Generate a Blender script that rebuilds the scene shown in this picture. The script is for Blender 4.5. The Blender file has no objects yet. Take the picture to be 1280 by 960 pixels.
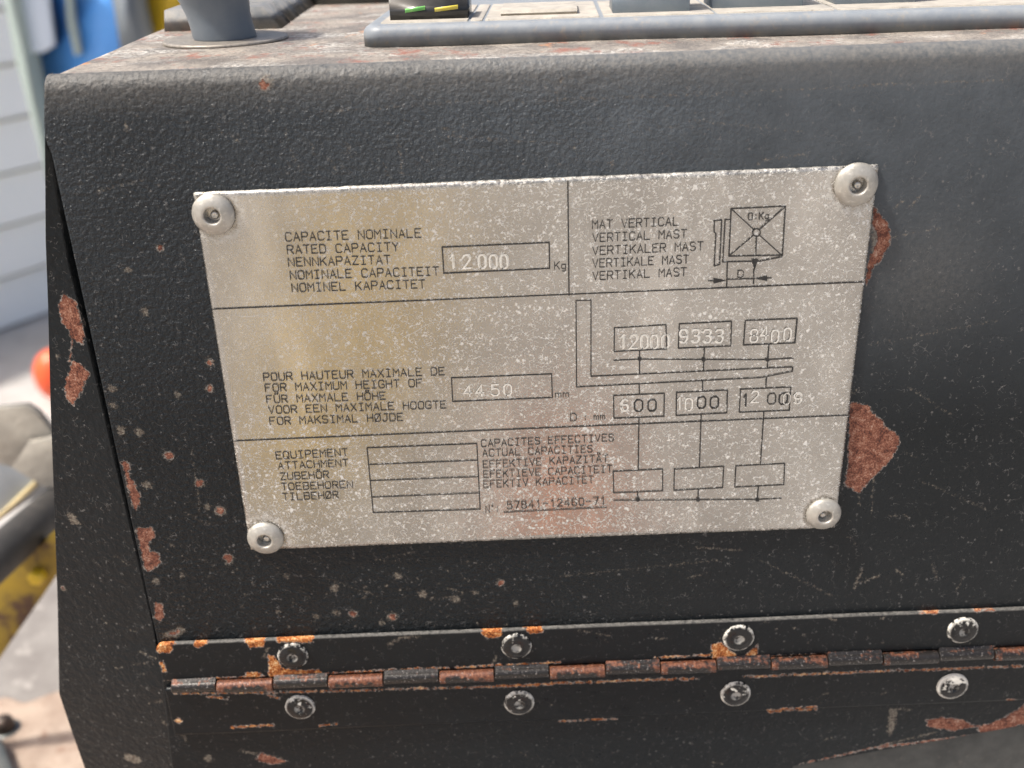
import bpy, bmesh, math, random
import numpy as np
from mathutils import Vector, Matrix, noise as mnoise
random.seed(7); rng = np.random.default_rng(11)
S = bpy.context.scene
COL = S.collection

# ------------------------------------------------------------------ camera
F_PX = 1300.0
CAM = np.array([-0.009535143475699169, -0.2392210445615281, 0.10967936048942017])
RW = np.array([[0.9992069431146067, -0.02410647161107406, -0.03169168436715355],
               [0.038928186977812314, 0.4240796310933414, 0.9047878551076571],
               [-0.008371444928044832, -0.9053040066840304, 0.4246817330561991]])
cd = bpy.data.cameras.new("camera"); cam = bpy.data.objects.new("camera", cd); COL.objects.link(cam)
Rc = Matrix([list(r) for r in RW]).transposed().to_4x4()
cam.matrix_world = Matrix.Translation(Vector(CAM)) @ Rc
cd.sensor_width = 36.0; cd.lens = F_PX / 1280 * 36.0
cd.clip_start = 0.005; cd.clip_end = 500
cd.dof.use_dof = True; cd.dof.focus_distance = 0.262; cd.dof.aperture_fstop = 13.0
S.camera = cam
S.render.resolution_x = 1024; S.render.resolution_y = 768

# ------------------------------------------------------------------ light
SUN_EL, SUN_AZ = 60, -106          # degrees above horizon; degrees to the right of straight behind the console
W = bpy.data.worlds.new("World"); S.world = W; W.use_nodes = True
nt = W.node_tree; bg = nt.nodes["Background"]
sky = nt.nodes.new("ShaderNodeTexSky"); sky.sky_type = 'NISHITA'; sky.sun_disc = False
sky.sun_elevation = math.radians(SUN_EL); sky.sun_rotation = math.radians(SUN_AZ)
sky.air_density = 1.0; sky.dust_density = 7.0; sky.ozone_density = 1.0
nt.links.new(sky.outputs[0], bg.inputs[0]); bg.inputs[1].default_value = 0.13
sl = bpy.data.lights.new("sun", 'SUN'); sl.energy = 4.0; sl.angle = math.radians(3.0); sl.color = (1, .95, .87)
so = bpy.data.objects.new("sun", sl); COL.objects.link(so)
e, a = math.radians(SUN_EL), math.radians(SUN_AZ)
sd = Vector((math.cos(e)*math.sin(a), math.cos(e)*math.cos(a), math.sin(e)))
so.rotation_euler = sd.to_track_quat('Z', 'Y').to_euler()
S.view_settings.view_transform = 'Standard'; S.view_settings.look = 'None'
S.view_settings.gamma = 1.0; S.view_settings.use_curve_mapping = False
S.view_settings.exposure = 0.45

# ------------------------------------------------------------------ geometry helpers
MM = 0.001
HAZE = 0.0
def P(px, py, axis, val):
    "world point where the sight line of a photo pixel meets the plane coordinate[axis] = val (metres)"
    d = RW.T @ np.array([(px-640)/F_PX, (480-py)/F_PX, -1.0])
    return CAM + d * ((val - CAM[axis]) / d[axis])
def PV(px, py, axis, val): return Vector(P(px, py, axis, val))

def link(name, me, mat=None, parent=None):
    o = bpy.data.objects.new(name, me); COL.objects.link(o)
    if mat: 
        me.materials.clear(); me.materials.append(mat)
    if parent: o.parent = parent
    return o
def empty(name, loc, label, cat, group=None):
    o = bpy.data.objects.new(name, None); COL.objects.link(o); o.location = loc
    o.empty_display_size = 0.01
    return tag(o, label, cat, group)
def tag(o, label=None, cat=None, group=None, kind=None):
    if label: o['label'] = label
    if cat: o['category'] = cat
    if group: o['group'] = group
    if kind: o['kind'] = kind
    return o
def bm_obj(name, bm, mat, parent=None, smooth=False, origin=None):
    "link a bmesh given in WORLD coordinates; parent's location is subtracted"
    off = Vector((0, 0, 0))
    if parent: off = parent_world(parent)
    if origin is not None:
        bmesh.ops.translate(bm, vec=-Vector(origin), verts=bm.verts)
    else:
        bmesh.ops.translate(bm, vec=-off, verts=bm.verts)
    bmesh.ops.recalc_face_normals(bm, faces=bm.faces)
    me = bpy.data.meshes.new(name); bm.to_mesh(me); bm.free()
    if smooth:
        me.polygons.foreach_set('use_smooth', [True]*len(me.polygons))
    o = link(name, me, mat, parent)
    if smooth:
        wm_ = o.modifiers.new('weighted', 'WEIGHTED_NORMAL'); wm_.weight = 100; wm_.keep_sharp = True
    if origin is not None: o.location = Vector(origin) - off
    return o
def parent_world(p):
    v = Vector(p.location)
    while p.parent: p = p.parent; v += Vector(p.location)
    return v

def grid_mesh(name, pts, mat, parent, attrs=None, smooth=True):
    "pts: (nv, nu, 3) array in world coords"
    nv, nu, _ = pts.shape
    off = np.array(parent_world(parent)) if parent else np.zeros(3)
    me = bpy.data.meshes.new(name)
    idx = np.arange(nv*nu).reshape(nv, nu)
    q = np.stack([idx[:-1, :-1], idx[:-1, 1:], idx[1:, 1:], idx[1:, :-1]], -1).reshape(-1, 4)
    me.vertices.add(nv*nu); me.vertices.foreach_set('co', (pts.reshape(-1, 3)-off).astype(np.float32).ravel())
    me.loops.add(q.size); me.loops.foreach_set('vertex_index', q.ravel().astype(np.int32))
    me.polygons.add(len(q)); me.polygons.foreach_set('loop_start', np.arange(0, q.size, 4, dtype=np.int32))
    me.polygons.foreach_set('loop_total', np.full(len(q), 4, dtype=np.int32))
    me.update(calc_edges=True)
    if smooth: me.polygons.foreach_set('use_smooth', np.ones(len(q), dtype=bool))
    for k, v in (attrs or {}).items():
        at = me.attributes.new(k, 'FLOAT', 'POINT'); at.data.foreach_set('value', v.astype(np.float32).ravel())
    me.validate()
    return link(name, me, mat, parent)

def prism(bm, pts, vec):
    "extrude the polygon pts (Vectors) by vec into a closed solid"
    a = [bm.verts.new(p) for p in pts]; b = [bm.verts.new(Vector(p)+Vector(vec)) for p in pts]
    bm.faces.new(a); bm.faces.new(b[::-1])
    n = len(a)
    for i in range(n): bm.faces.new((a[i], b[i], b[(i+1) % n], a[(i+1) % n]))
def bevel(bm, off, seg=3):
    ed = [e for e in bm.edges if len(e.link_faces) == 2 and e.calc_face_angle(0) > 0.5]
    bmesh.ops.bevel(bm, geom=ed, offset=off, segments=seg, profile=0.5, affect='EDGES', clamp_overlap=True)
def box(bm, x0, x1, y0, y1, z0, z1):
    prism(bm, [Vector((x0, y0, z0)), Vector((x1, y0, z0)), Vector((x1, y1, z0)), Vector((x0, y1, z0))], (0, 0, z1-z0))
def lathe(bm, prof, centre, ax=Vector((0, -1, 0)), n=48, shear=None):
    "prof: list of (radius, height along ax)"
    ax = Vector(ax).normalized(); u = ax.orthogonal().normalized(); v = ax.cross(u)
    rings = []
    for r, h in prof:
        c = Vector(centre) + ax*h + (Vector(shear)*h if shear else Vector((0, 0, 0)))
        if r < 1e-7: rings.append([bm.verts.new(c)])
        else: rings.append([bm.verts.new(c + (u*math.cos(2*math.pi*k/n)+v*math.sin(2*math.pi*k/n))*r) for k in range(n)])
    for A, B in zip(rings, rings[1:]):
        for k in range(n):
            k2 = (k+1) % n
            if len(A) == 1 and len(B) == 1: continue
            if len(A) == 1: bm.faces.new((A[0], B[k], B[k2]))
            elif len(B) == 1: bm.faces.new((A[k], A[k2], B[0]))
            else: bm.faces.new((A[k], A[k2], B[k2], B[k]))
def ribbon(bm, pts, w, lift, closed=False, out=Vector((0, -1, 0))):
    "mitred flat stroke on the panel (printed ink), pts in world"
    pts = [Vector(p) for p in pts]
    n = len(pts)
    if n < 2: return
    L, R = [], []
    for i, p in enumerate(pts):
        if closed: a, b = pts[i-1], pts[(i+1) % n]
        else: a, b = pts[max(i-1, 0)], pts[min(i+1, n-1)]
        d1 = (p-a); d2 = (b-p)
        if d1.length < 1e-9: d1 = d2
        if d2.length < 1e-9: d2 = d1
        d1 = d1.normalized(); d2 = d2.normalized()
        t = (d1+d2); t = t.normalized() if t.length > 1e-6 else d1
        nrm = out.cross(t).normalized()
        c = max(0.45, out.cross(d1).normalized().dot(nrm))
        ext = Vector((0, 0, 0))
        if not closed and i == 0: ext = -d1*w*0.4
        if not closed and i == n-1: ext = d2*w*0.4
        q = p + out*lift + ext
        L.append(bm.verts.new(q + nrm*w*0.5/c)); R.append(bm.verts.new(q - nrm*w*0.5/c))
    for i in range(n if closed else n-1):
        j = (i+1) % n
        bm.faces.new((L[i], L[j], R[j], R[i]))

# ------------------------------------------------------------------ material helper
class NT:
    def __init__(s, name, rough=0.6, metal=0.0, spec=0.5):
        s.m = bpy.data.materials.new(name); s.m.use_nodes = True
        s.t = s.m.node_tree; s.b = s.t.nodes["Principled BSDF"]
        s.b.inputs['Roughness'].default_value = rough; s.b.inputs['Metallic'].default_value = metal
        s.b.inputs['Specular IOR Level'].default_value = spec
        s._c = None
    def n(s, typ, **kw):
        nd = s.t.nodes.new(typ)
        for k, v in kw.items(): setattr(nd, k, v)
        return nd
    def put(s, sock, v):
        if isinstance(v, bpy.types.NodeSocket): s.t.links.new(v, sock)
        elif isinstance(v, (tuple, list)) and len(v) == 3 and sock.type == 'RGBA': sock.default_value = (*v, 1)
        else: sock.default_value = v
    def obj(s):
        if s._c is None: s._c = s.n('ShaderNodeTexCoord').outputs['Object']
        return s._c
    def noise(s, scale, detail=3, rough=0.55, dist=0.0, vec=None, out='Fac', dim='3D', w=None):
        nd = s.n('ShaderNodeTexNoise', noise_dimensions=dim)
        s.put(nd.inputs['Vector'], vec or s.obj()); nd.inputs['Scale'].default_value = scale
        nd.inputs['Detail'].default_value = detail; nd.inputs['Roughness'].default_value = rough
        nd.inputs['Distortion'].default_value = dist
        if w is not None: s.put(nd.inputs['W'], w)
        return nd.outputs[out]
    def vor(s, scale, feature='F1', out='Distance', vec=None, rand=1.0):
        nd = s.n('ShaderNodeTexVoronoi', feature=feature)
        s.put(nd.inputs['Vector'], vec or s.obj()); nd.inputs['Scale'].default_value = scale
        nd.inputs['Randomness'].default_value = rand
        return nd.outputs[out]
    def math(s, op, a, b=0.0, c=None, clamp=False):
        nd = s.n('ShaderNodeMath', operation=op, use_clamp=clamp)
        s.put(nd.inputs[0], a); s.put(nd.inputs[1], b)
        if c is not None: s.put(nd.inputs[2], c)
        return nd.outputs[0]
    def map(s, v, a, b, lo=0.0, hi=1.0, smooth=False):
        nd = s.n('ShaderNodeMapRange'); nd.clamp = True
        if smooth: nd.interpolation_type = 'SMOOTHSTEP'
        s.put(nd.inputs[0], v); nd.inputs[1].default_value = a; nd.inputs[2].default_value = b
        nd.inputs[3].default_value = lo; nd.inputs[4].default_value = hi
        return nd.outputs[0]
    def mix(s, f, a, b):
        nd = s.n('ShaderNodeMix', data_type='RGBA'); s.put(nd.inputs[0], f); s.put(nd.inputs[6], a); s.put(nd.inputs[7], b)
        return nd.outputs[2]
    def ramp(s, f, stops):
        nd = s.n('ShaderNodeValToRGB'); s.put(nd.inputs[0], f); cr = nd.color_ramp
        while len(cr.elements) < len(stops): cr.elements.new(0.5)
        for el, (p, c) in zip(cr.elements, stops): el.position = p; el.color = (*c, 1)
        return nd.outputs[0]
    def attr(s, name): return s.n('ShaderNodeAttribute', attribute_name=name).outputs['Fac']
    def sep(s, vec=None):
        nd = s.n('ShaderNodeSeparateXYZ'); s.put(nd.inputs[0], vec or s.obj()); return nd.outputs
    def scalev(s, v3, vec=None):
        nd = s.n('ShaderNodeVectorMath', operation='MULTIPLY'); s.put(nd.inputs[0], vec or s.obj()); nd.inputs[1].default_value = v3
        return nd.outputs[0]
    def warp(s, scale, amt, vec=None):
        "coordinates pushed about by noise"
        nz = s.noise(scale, 2, out='Color', vec=vec)
        a = s.n('ShaderNodeVectorMath', operation='MULTIPLY_ADD'); s.put(a.inputs[0], nz)
        a.inputs[1].default_value = (amt,)*3; s.put(a.inputs[2], vec or s.obj()); return a.outputs[0]
    def bump(s, h, dist, strength=1.0, prev=None):
        nd = s.n('ShaderNodeBump'); s.put(nd.inputs['Height'], h); nd.inputs['Distance'].default_value = dist
        s.put(nd.inputs['Strength'], strength)
        if prev is not None: s.put(nd.inputs['Normal'], prev)
        return nd.outputs[0]
    def out(s, color=None, rough=None, metal=None, normal=None):
        if color is not None: s.put(s.b.inputs['Base Color'], color)
        if rough is not None: s.put(s.b.inputs['Roughness'], rough)
        if metal is not None: s.put(s.b.inputs['Metallic'], metal)
        if normal is not None: s.put(s.b.inputs['Normal'], normal)
        return s.m

def worms(t, scale, width, cover, vec=None):
    "short squiggly flecks: thin iso-lines of one noise cut up by another"
    a = t.noise(scale, 1.5, 0.5, vec=vec)
    d = t.math('ABSOLUTE', t.math('SUBTRACT', a, 0.5))
    l = t.map(d, width, width*0.4)
    c = t.map(t.noise(scale*0.9, 2, 0.6, vec=t.scalev((1.07, 1.3, 0.93), vec)), cover, cover+0.03)
    return t.math('MULTIPLY', l, c)

# --- black textured paint with chips, dust, rust (attributes: rust, pale = distance in mm, negative inside; grain 0..1; orange 0..1)
def paint_mat(name, base=(0.0055, 0.0082, 0.0105), rough=0.31, grain_mm=1.35, bump_mm=0.38, fleck=0.6, dusty=0.25, spec=0.25):
    t = NT(name, spec=spec)
    g = t.attr('grain')
    edge = t.math('MULTIPLY', t.math('SUBTRACT', t.noise(650, 6, 0.72), 0.5), 3.4)
    rs = t.math('ADD', t.attr('rust'), edge)
    ps = t.math('ADD', t.attr('pale'), t.math('MULTIPLY', t.math('SUBTRACT', t.noise(1100, 6, 0.75), 0.5), 5.0))
    rust = t.map(rs, 0.07, -0.05)
    rim = t.math('MULTIPLY', t.map(rs, 0.34, 0.14), t.map(t.noise(700, 2), 0.40, 0.56))
    pale = t.map(ps, 0.1, -0.5)
    mixn = t.math('ADD', t.math('MULTIPLY', t.noise(2300, 4, 0.7), 0.5), t.math('MULTIPLY', t.noise(420, 5, 0.7), 0.5))
    rc = t.ramp(mixn, [(0.38, (0.035, 0.018, 0.015)), (0.45, (0.11, 0.040, 0.028)), (0.50, (0.19, 0.072, 0.046)), (0.55, (0.28, 0.125, 0.08)), (0.62, (0.40, 0.28, 0.22))])
    oc = t.ramp(mixn, [(0.38, (0.04, 0.014, 0.008)), (0.45, (0.17, 0.045, 0.014)), (0.50, (0.36, 0.11, 0.028)), (0.55, (0.56, 0.25, 0.08)), (0.61, (0.72, 0.56, 0.34))])
    rc = t.mix(t.attr('orange'), rc, oc)
    # paint: black with grey dust caught between the grains
    big = t.noise(60, 4, 0.6)
    nz = t.noise(1000/grain_mm, 3, 0.6)
    dust = t.math('MULTIPLY', t.map(big, 0.35, 0.7), t.map(t.noise(2400, 3, 0.7), 0.45, 0.75))
    dust = t.math('MULTIPLY', dust, dusty)
    col = t.mix(dust, base, (0.052, 0.060, 0.066))
    glare_veil = t.math('MULTIPLY', t.attr('glare_veil'), t.map(t.noise(70, 6, 0.7), 0.25, 0.75, 0.55, 1.0))
    col = t.mix(glare_veil, col, (0.10, 0.115, 0.13))  # pale glare veil painted into the paint colour, mixed with the dust
    fl = worms(t, 520, 0.012, 0.56)
    fl2 = t.math('MULTIPLY', worms(t, 210, 0.004, 0.60), 0.8)
    sp = t.math('MULTIPLY', t.map(t.vor(420), 0.17, 0.10), t.map(t.noise(130, 2), 0.52, 0.6))
    fl = t.math('MULTIPLY', t.math('MAXIMUM', t.math('MAXIMUM', fl, fl2), sp), fleck)
    col = t.mix(fl, col, (0.17, 0.165, 0.16))
    wear = t.math('MULTIPLY', t.attr('wear'), t.map(t.noise(800, 6, 0.8), 0.30, 0.72))
    col = t.mix(wear, col, (0.20, 0.19, 0.175))
    col = t.mix(t.math('MULTIPLY', pale, 0.7), col, t.mix(t.map(t.noise(1400, 4, .7), .4, .6), (0.26, 0.235, 0.19), (0.09, 0.065, 0.052)))
    col = t.mix(rim, col, (0.33, 0.29, 0.26))
    col = t.mix(rust, col, rc)
    r = t.math('ADD', t.map(t.noise(300, 4), 0.3, 0.7, rough-0.08, rough+0.1), t.math('MULTIPLY', t.math('MAXIMUM', rust, t.math('MAXIMUM', dust, wear)), 0.4), clamp=True)
    h = t.math('MULTIPLY', t.math('MULTIPLY', t.map(nz, 0.3, 0.7), t.math('MULTIPLY', g, t.math('SUBTRACT', 1.0, t.math('MULTIPLY', t.attr('wear'), 0.55)))), t.math('SUBTRACT', 1.0, rust))
    h = t.math('ADD', h, t.math('MULTIPLY', t.map(rs, -0.15, 0.2), 0.5))
    h = t.math('ADD', h, t.math('MULTIPLY', t.noise(2600, 3, 0.7), t.math('MULTIPLY_ADD', rust, 0.3, 0.05)))
    h = t.math('ADD', h, t.math('MULTIPLY', rim, 0.15))
    return t.out(col, r, None, t.bump(h, bump_mm*MM))
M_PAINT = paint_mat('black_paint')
M_PAINT_SIDE = paint_mat('black_paint_side', rough=0.34, grain_mm=2.0, bump_mm=0.30, dusty=0.15, spec=.2)
M_PAINT_LOW = paint_mat('black_paint_lower', rough=0.34, grain_mm=2.6, bump_mm=0.22, fleck=0.45, dusty=0.12, spec=.22)
M_HINGE = paint_mat('black_hinge_paint', base=(0.0045, 0.0065, 0.0085), rough=0.34, grain_mm=3, bump_mm=0.15, fleck=0.35, dusty=0.08, spec=.22)

def plate_mat():
    t = NT('etched_aluminium', spec=0.5)
    base = t.mix(t.map(t.noise(45, 4, 0.6), 0.35, 0.65), (0.335, 0.32, 0.295), (0.42, 0.405, 0.375))
    base = t.mix(t.math('MULTIPLY', t.map(t.noise(3200, 2, 0.6), 0.4, 0.65), 0.35), base, (0.27, 0.25, 0.225))
    den = t.map(t.noise(38, 3, 0.6), 0.34, 0.6, 0.0, 0.055)
    s1 = worms(t, 640, 0.022, 0.50)
    s2 = worms(t, 900, 0.025, 0.52, t.scalev((1.0, 1.0, 1.4)))
    v = t.map(t.vor(700, vec=t.warp(1500, 0.0009)), 0.30, 0.16)
    s3 = t.math('MULTIPLY', v, t.map(t.noise(420, 2), 0.50, 0.56))
    v4 = t.map(t.vor(420, vec=t.warp(1100, 0.0018)), 0.22, 0.14)
    s4 = t.math('MULTIPLY', v4, t.map(t.noise(180, 2), 0.48, 0.56))
    fl = t.math('MAXIMUM', t.math('MAXIMUM', s1, s2), t.math('MAXIMUM', s3, s4))
    thin = t.attr('flecks')
    fl = t.math('MULTIPLY', fl, thin)
    edge = t.math('MULTIPLY', t.attr('edge'), t.map(t.noise(900, 4, 0.7), 0.4, 0.6))
    fl = t.math('MAXIMUM', fl, edge)
    smear = t.map(t.noise(28, 4, 0.6, vec=t.scalev((1.6, 1.0, 0.5))), 0.52, 0.72)
    base = t.mix(t.math('MULTIPLY', smear, 0.35), base, (0.60, 0.575, 0.53))
    grime = t.math('MULTIPLY', t.attr('grime'), t.map(t.noise(500, 5, 0.7), 0.35, 0.62))
    scr = worms(t, 60, 0.0016, 0.52, t.scalev((0.35, 1.0, 1.6)))
    fl = t.math('MAXIMUM', fl, t.math('MULTIPLY', scr, 0.6))
    base = t.mix(grime, base, (0.12, 0.095, 0.065))
    col = t.mix(t.math('MULTIPLY', fl, 0.85), base, (0.74, 0.725, 0.68))
    metal = t.math('SUBTRACT', 0.75, t.math('MULTIPLY', fl, 0.7))
    r = t.math('ADD', t.map(t.noise(60, 3), 0.3, 0.7, 0.17, 0.24), t.math('MULTIPLY', fl, 0.45))
    h = t.math('ADD', t.math('MULTIPLY', fl, 0.6), t.math('MULTIPLY', t.noise(1800, 3, 0.7), 0.5))
    return t.out(col, r, metal, t.bump(h, 0.05*MM))
M_PLATE = plate_mat()

def simple(name, c1, c2=None, scale=200, rough=0.5, metal=0.0, bump=0.0, c3=None, sc3=None, th=(0.55, 0.65), rvar=0.08):
    t = NT(name, rough, metal)
    c2 = c2 or c1
    col = t.mix(t.map(t.noise(scale, 4, 0.6), 0.35, 0.65), c1, c2)
    if c3: col = t.mix(t.map(t.noise(sc3 or scale*0.3, 5, 0.65), *th), col, c3)
    nrm = t.bump(t.noise(scale*2.5, 4, 0.65), bump) if bump else None
    return t.out(col, t.map(t.noise(scale*0.6, 3), 0.3, 0.7, rough-rvar, rough+rvar), None, nrm)
M_INK = simple('black_ink', (0.008, 0.008, 0.009), (0.03, 0.029, 0.027), 1500, 0.6)
M_STAMP = simple('scratched_bright_metal', (0.80, 0.79, 0.74), (0.62, 0.6, 0.55), 1800, 0.5, 0.2)
M_RIVET = simple('dull_aluminium', (0.46, 0.44, 0.40), (0.36, 0.345, 0.31), 500, 0.52, 0.5, 0.03*MM, c3=(0.62, 0.60, 0.54), sc3=900, th=(0.55, 0.7))
M_RIVET_PIN = simple('rivet_pin_steel', (0.30, 0.29, 0.27), (0.62, 0.6, 0.56), 1200, 0.3, 0.9, 0.03*MM)
M_TRAY = simple('grey_plastic_tray', (0.19, 0.215, 0.245), (0.24, 0.26, 0.28), 300, 0.5, 0, 0.02*MM, c3=(0.30, 0.28, 0.25), sc3=500, th=(0.55, 0.75))
M_TRAYTOP = simple('dusty_plastic_top', (0.30, 0.28, 0.25), (0.42, 0.39, 0.34), 250, 0.7, 0, 0.03*MM)
M_SWITCH = simple('switch_plastic', (0.23, 0.29, 0.35), (0.27, 0.32, 0.38), 300, 0.4)
M_KNOB = simple('knob_plastic', (0.12, 0.145, 0.175), (0.14, 0.165, 0.19), 200, 0.42)
M_BLACKPL = simple('black_gloss_plastic', (0.02, 0.02, 0.02), (0.03, 0.03, 0.03), 300, 0.2)
M_GREEN = simple('green_lens', (0.15, 0.55, 0.15), (0.3, 0.7, 0.2), 500, 0.2)
M_YELLENS = simple('yellow_lens', (0.75, 0.6, 0.05), (0.8, 0.7, 0.2), 500, 0.2)
M_DISC = simple('worn_steel_disc', (0.22, 0.20, 0.175), (0.32, 0.29, 0.25), 700, 0.45, 0.35, 0.04*MM, c3=(0.6, 0.57, 0.5), sc3=900, th=(0.62, 0.72))
M_RUBBER = simple('dusty_rubber', (0.13, 0.14, 0.15), (0.20, 0.20, 0.20), 350, 0.65, 0, 0.05*MM, c3=(0.27, 0.25, 0.22), sc3=200, th=(0.5, 0.75))
M_BLUE = simple('blue_vehicle_paint', (0.10, 0.34, 0.84), (0.12, 0.38, 0.88), 6, 0.25)
M_WHITEP = simple('pale_panel', (0.62, 0.70, 0.82), (0.66, 0.74, 0.84), 5, 0.4)
M_FRAMEP = simple('pale_green_frame', (0.34, 0.41, 0.39), (0.36, 0.43, 0.41), 9, 0.5)
M_GREYPOST = simple('grey_post_paint', (0.16, 0.19, 0.22), (0.20, 0.22, 0.24), 9, 0.5)
M_YELLOW = simple('yellow_machine_paint', (0.30, 0.20, 0.015), (0.20, 0.14, 0.02), 40, 0.5, 0, 0.3*MM, c3=(0.07, 0.035, 0.02), sc3=45, th=(0.52, 0.62))
M_YELLOW2 = simple('yellow_post_paint', (0.62, 0.42, 0.02), (0.55, 0.34, 0.02), 8, 0.4)
M_ORANGE = simple('orange_plastic', (0.80, 0.13, 0.03), (0.75, 0.09, 0.03), 10, 0.4)
M_BEIGE = simple('beige_cover', (0.46, 0.43, 0.37), (0.36, 0.335, 0.29), 60, 0.8, 0, 0.6*MM)
M_BAR = simple('dark_grey_bar', (0.028, 0.027, 0.026), (0.045, 0.042, 0.04), 90, 0.7, 0, 0.3*MM, c3=(0.10,0.09,0.08), sc3=60, th=(.58,.72))
M_STRIP = simple('pale_steel_strip', (0.28, 0.32, 0.36), (0.32, 0.35, 0.38), 30, 0.4)
M_CREAM = simple('cream_edge', (0.65, 0.55, 0.3), (0.6, 0.5, 0.3), 30, 0.4)
M_DARKBOLT = simple('rusty_dark_bolt', (0.04, 0.035, 0.03), (0.09, 0.06, 0.045), 300, 0.45, 0.4, 0.1*MM)
M_DECK = simple('rusty_deck', (0.27, 0.20, 0.155), (0.38, 0.30, 0.24), 60, 0.75, 0, 0.5*MM, c3=(0.17, 0.07, 0.035), sc3=70, th=(0.58, 0.72))
M_GREYSTEEL = simple('grey_steel', (0.09, 0.10, 0.10), (0.12, 0.125, 0.12), 150, 0.4, 0.2, 0.04*MM)
M_BENDGREY = simple('grey_lower_bar', (0.028, 0.031, 0.031), (0.055, 0.058, 0.055), 160, 0.42, 0, 0.05*MM, c3=(0.10, 0.09, 0.08), sc3=400, th=(0.6, 0.75))

def top_mat():
    t = NT('worn_dusty_top')
    a = t.noise(90, 5, 0.65); b = t.noise(600, 6, 0.8)
    col = t.mix(t.map(a, 0.38, 0.62), (0.15, 0.135, 0.12), (0.31, 0.275, 0.235))
    col = t.mix(t.math('MULTIPLY', t.map(b, 0.48, 0.62), 0.75), col, (0.085, 0.075, 0.07))
    col = t.mix(t.math('MULTIPLY', t.map(t.noise(1300, 4, 0.7), 0.55, 0.7), 0.7), col, (0.5, 0.46, 0.41))
    sc = t.math('MULTIPLY', t.map(t.noise(55, 3, 0.6, vec=t.scalev((0.8, 1.3, 1))), 0.52, 0.64), t.map(t.noise(700, 4, 0.75), 0.42, 0.56))
    col = t.mix(t.math('MULTIPLY', sc, 0.75), col, (0.62, 0.6, 0.56))
    red = t.map(t.noise(75, 6, 0.75, vec=t.scalev((1.2, 0.9, 1))), 0.55, 0.64)
    col = t.mix(t.math('MULTIPLY', red, 0.7), col, (0.25, 0.075, 0.045))
    orr = t.map(t.noise(70, 5, 0.7, vec=t.scalev((1.0, 0.6, 1))), 0.63, 0.70)
    col = t.mix(t.math('MULTIPLY', orr, 0.7), col, (0.5, 0.22, 0.09))
    h = t.math('ADD', t.noise(700, 4, 0.65), t.math('MULTIPLY', sc, 0.4))
    return t.out(col, t.map(a, 0.3, 0.7, 0.5, 0.7), None, t.bump(h, 0.45*MM))
M_TOP = top_mat()

def knuckle_mat(name, rusty):
    t = NT(name)
    x = t.sep()
    rnd = t.n('ShaderNodeObjectInfo').outputs['Random']
    n1 = t.noise(500, 5, 0.7)
    rc = t.ramp(t.noise(1100, 5, 0.7), [(0.25, (0.03, 0.012, 0.008)), (0.45, (0.10, 0.035, 0.020)), (0.6, (0.19, 0.075, 0.04)), (0.75, (0.36, 0.19, 0.11))])
    # rust creeps in from the ends and from the upper joint line
    ends = t.map(t.math('ABSOLUTE', x[0]), 0.0052, 0.0066)
    up = t.map(x[2], 0.0004, 0.0016)
    k = t.math('ADD', t.math('MULTIPLY', n1, 0.6), t.math('MULTIPLY', t.noise(160, 4, 0.6, dim='4D', w=t.math('MULTIPLY', rnd, 9.0)), 0.4))
    k = t.math('ADD', k, t.math('MULTIPLY', t.math('MAXIMUM', ends, up), 0.15))
    k = t.math('ADD', k, t.math('MULTIPLY', t.math('SUBTRACT', rnd, 0.5), 0.14))
    th = 0.565 if rusty else 0.66
    m = t.map(k, th, th+0.07)
    col = t.mix(m, (0.018, 0.016, 0.015), rc)
    col = t.mix(t.math('MULTIPLY', t.map(t.noise(1500, 3, 0.7), 0.6, 0.7), 0.6), col, (0.45, 0.42, 0.4))
    r = t.math('ADD', t.map(n1, 0.3, 0.7, 0.26, 0.42), t.math('MULTIPLY', m, 0.15))
    return t.out(col, r, 0.25, t.bump(t.noise(900, 4, 0.65), 0.10*MM))
M_KN_R = knuckle_mat('rusty_knuckle', True)
M_KN_B = knuckle_mat('painted_knuckle', False)

def hrivet_mat():
    t = NT('painted_rivet', spec=0.3)
    v = t.sep()
    r = t.math('SQRT', t.math('ADD', t.math('MULTIPLY', v[0], v[0]), t.math('MULTIPLY', v[2], v[2])))
    rnd = t.n('ShaderNodeObjectInfo').outputs['Random']
    rr = t.math('MULTIPLY', rnd, 9.0)
    nn = t.noise(900, 4, 0.7, dim='4D', w=rr); n2 = t.noise(260, 3, 0.6, dim='4D', w=rr)
    wv = t.sep(t.n('ShaderNodeObjectInfo').outputs['Color'])[0]
    ww = t.math('MULTIPLY', t.math('SUBTRACT', wv, 0.5), 0.16)
    rim = t.math('MULTIPLY', t.map(r, 0.0036, 0.0042), t.map(t.math('ADD', t.math('ADD', nn, t.math('MULTIPLY', n2, 0.5)), ww), 0.66, 0.76))
    hole = t.math('MULTIPLY', t.map(r, 0.0017, 0.0011), t.map(t.noise(600, 3, dim='4D', w=rr), 0.42, 0.55))
    up = t.math('MULTIPLY', t.map(v[2], 0.0, 0.003), 0.06)
    spot = t.map(t.math('ADD', t.math('ADD', t.math('ADD', t.math('MULTIPLY', nn, 0.5), t.math('MULTIPLY', n2, 0.5)), ww), up), 0.615, 0.645)
    m = t.math('MAXIMUM', t.math('MAXIMUM', rim, t.math('MULTIPLY', hole, 0.6)), spot)
    col = t.mix(m, (0.012, 0.012, 0.013), (0.62, 0.60, 0.55))
    return t.out(col, t.math('MULTIPLY_ADD', m, 0.35, 0.20), None, t.bump(t.math('ADD', t.noise(700, 3), m), 0.12*MM))
M_HRIVET = hrivet_mat()

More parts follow.
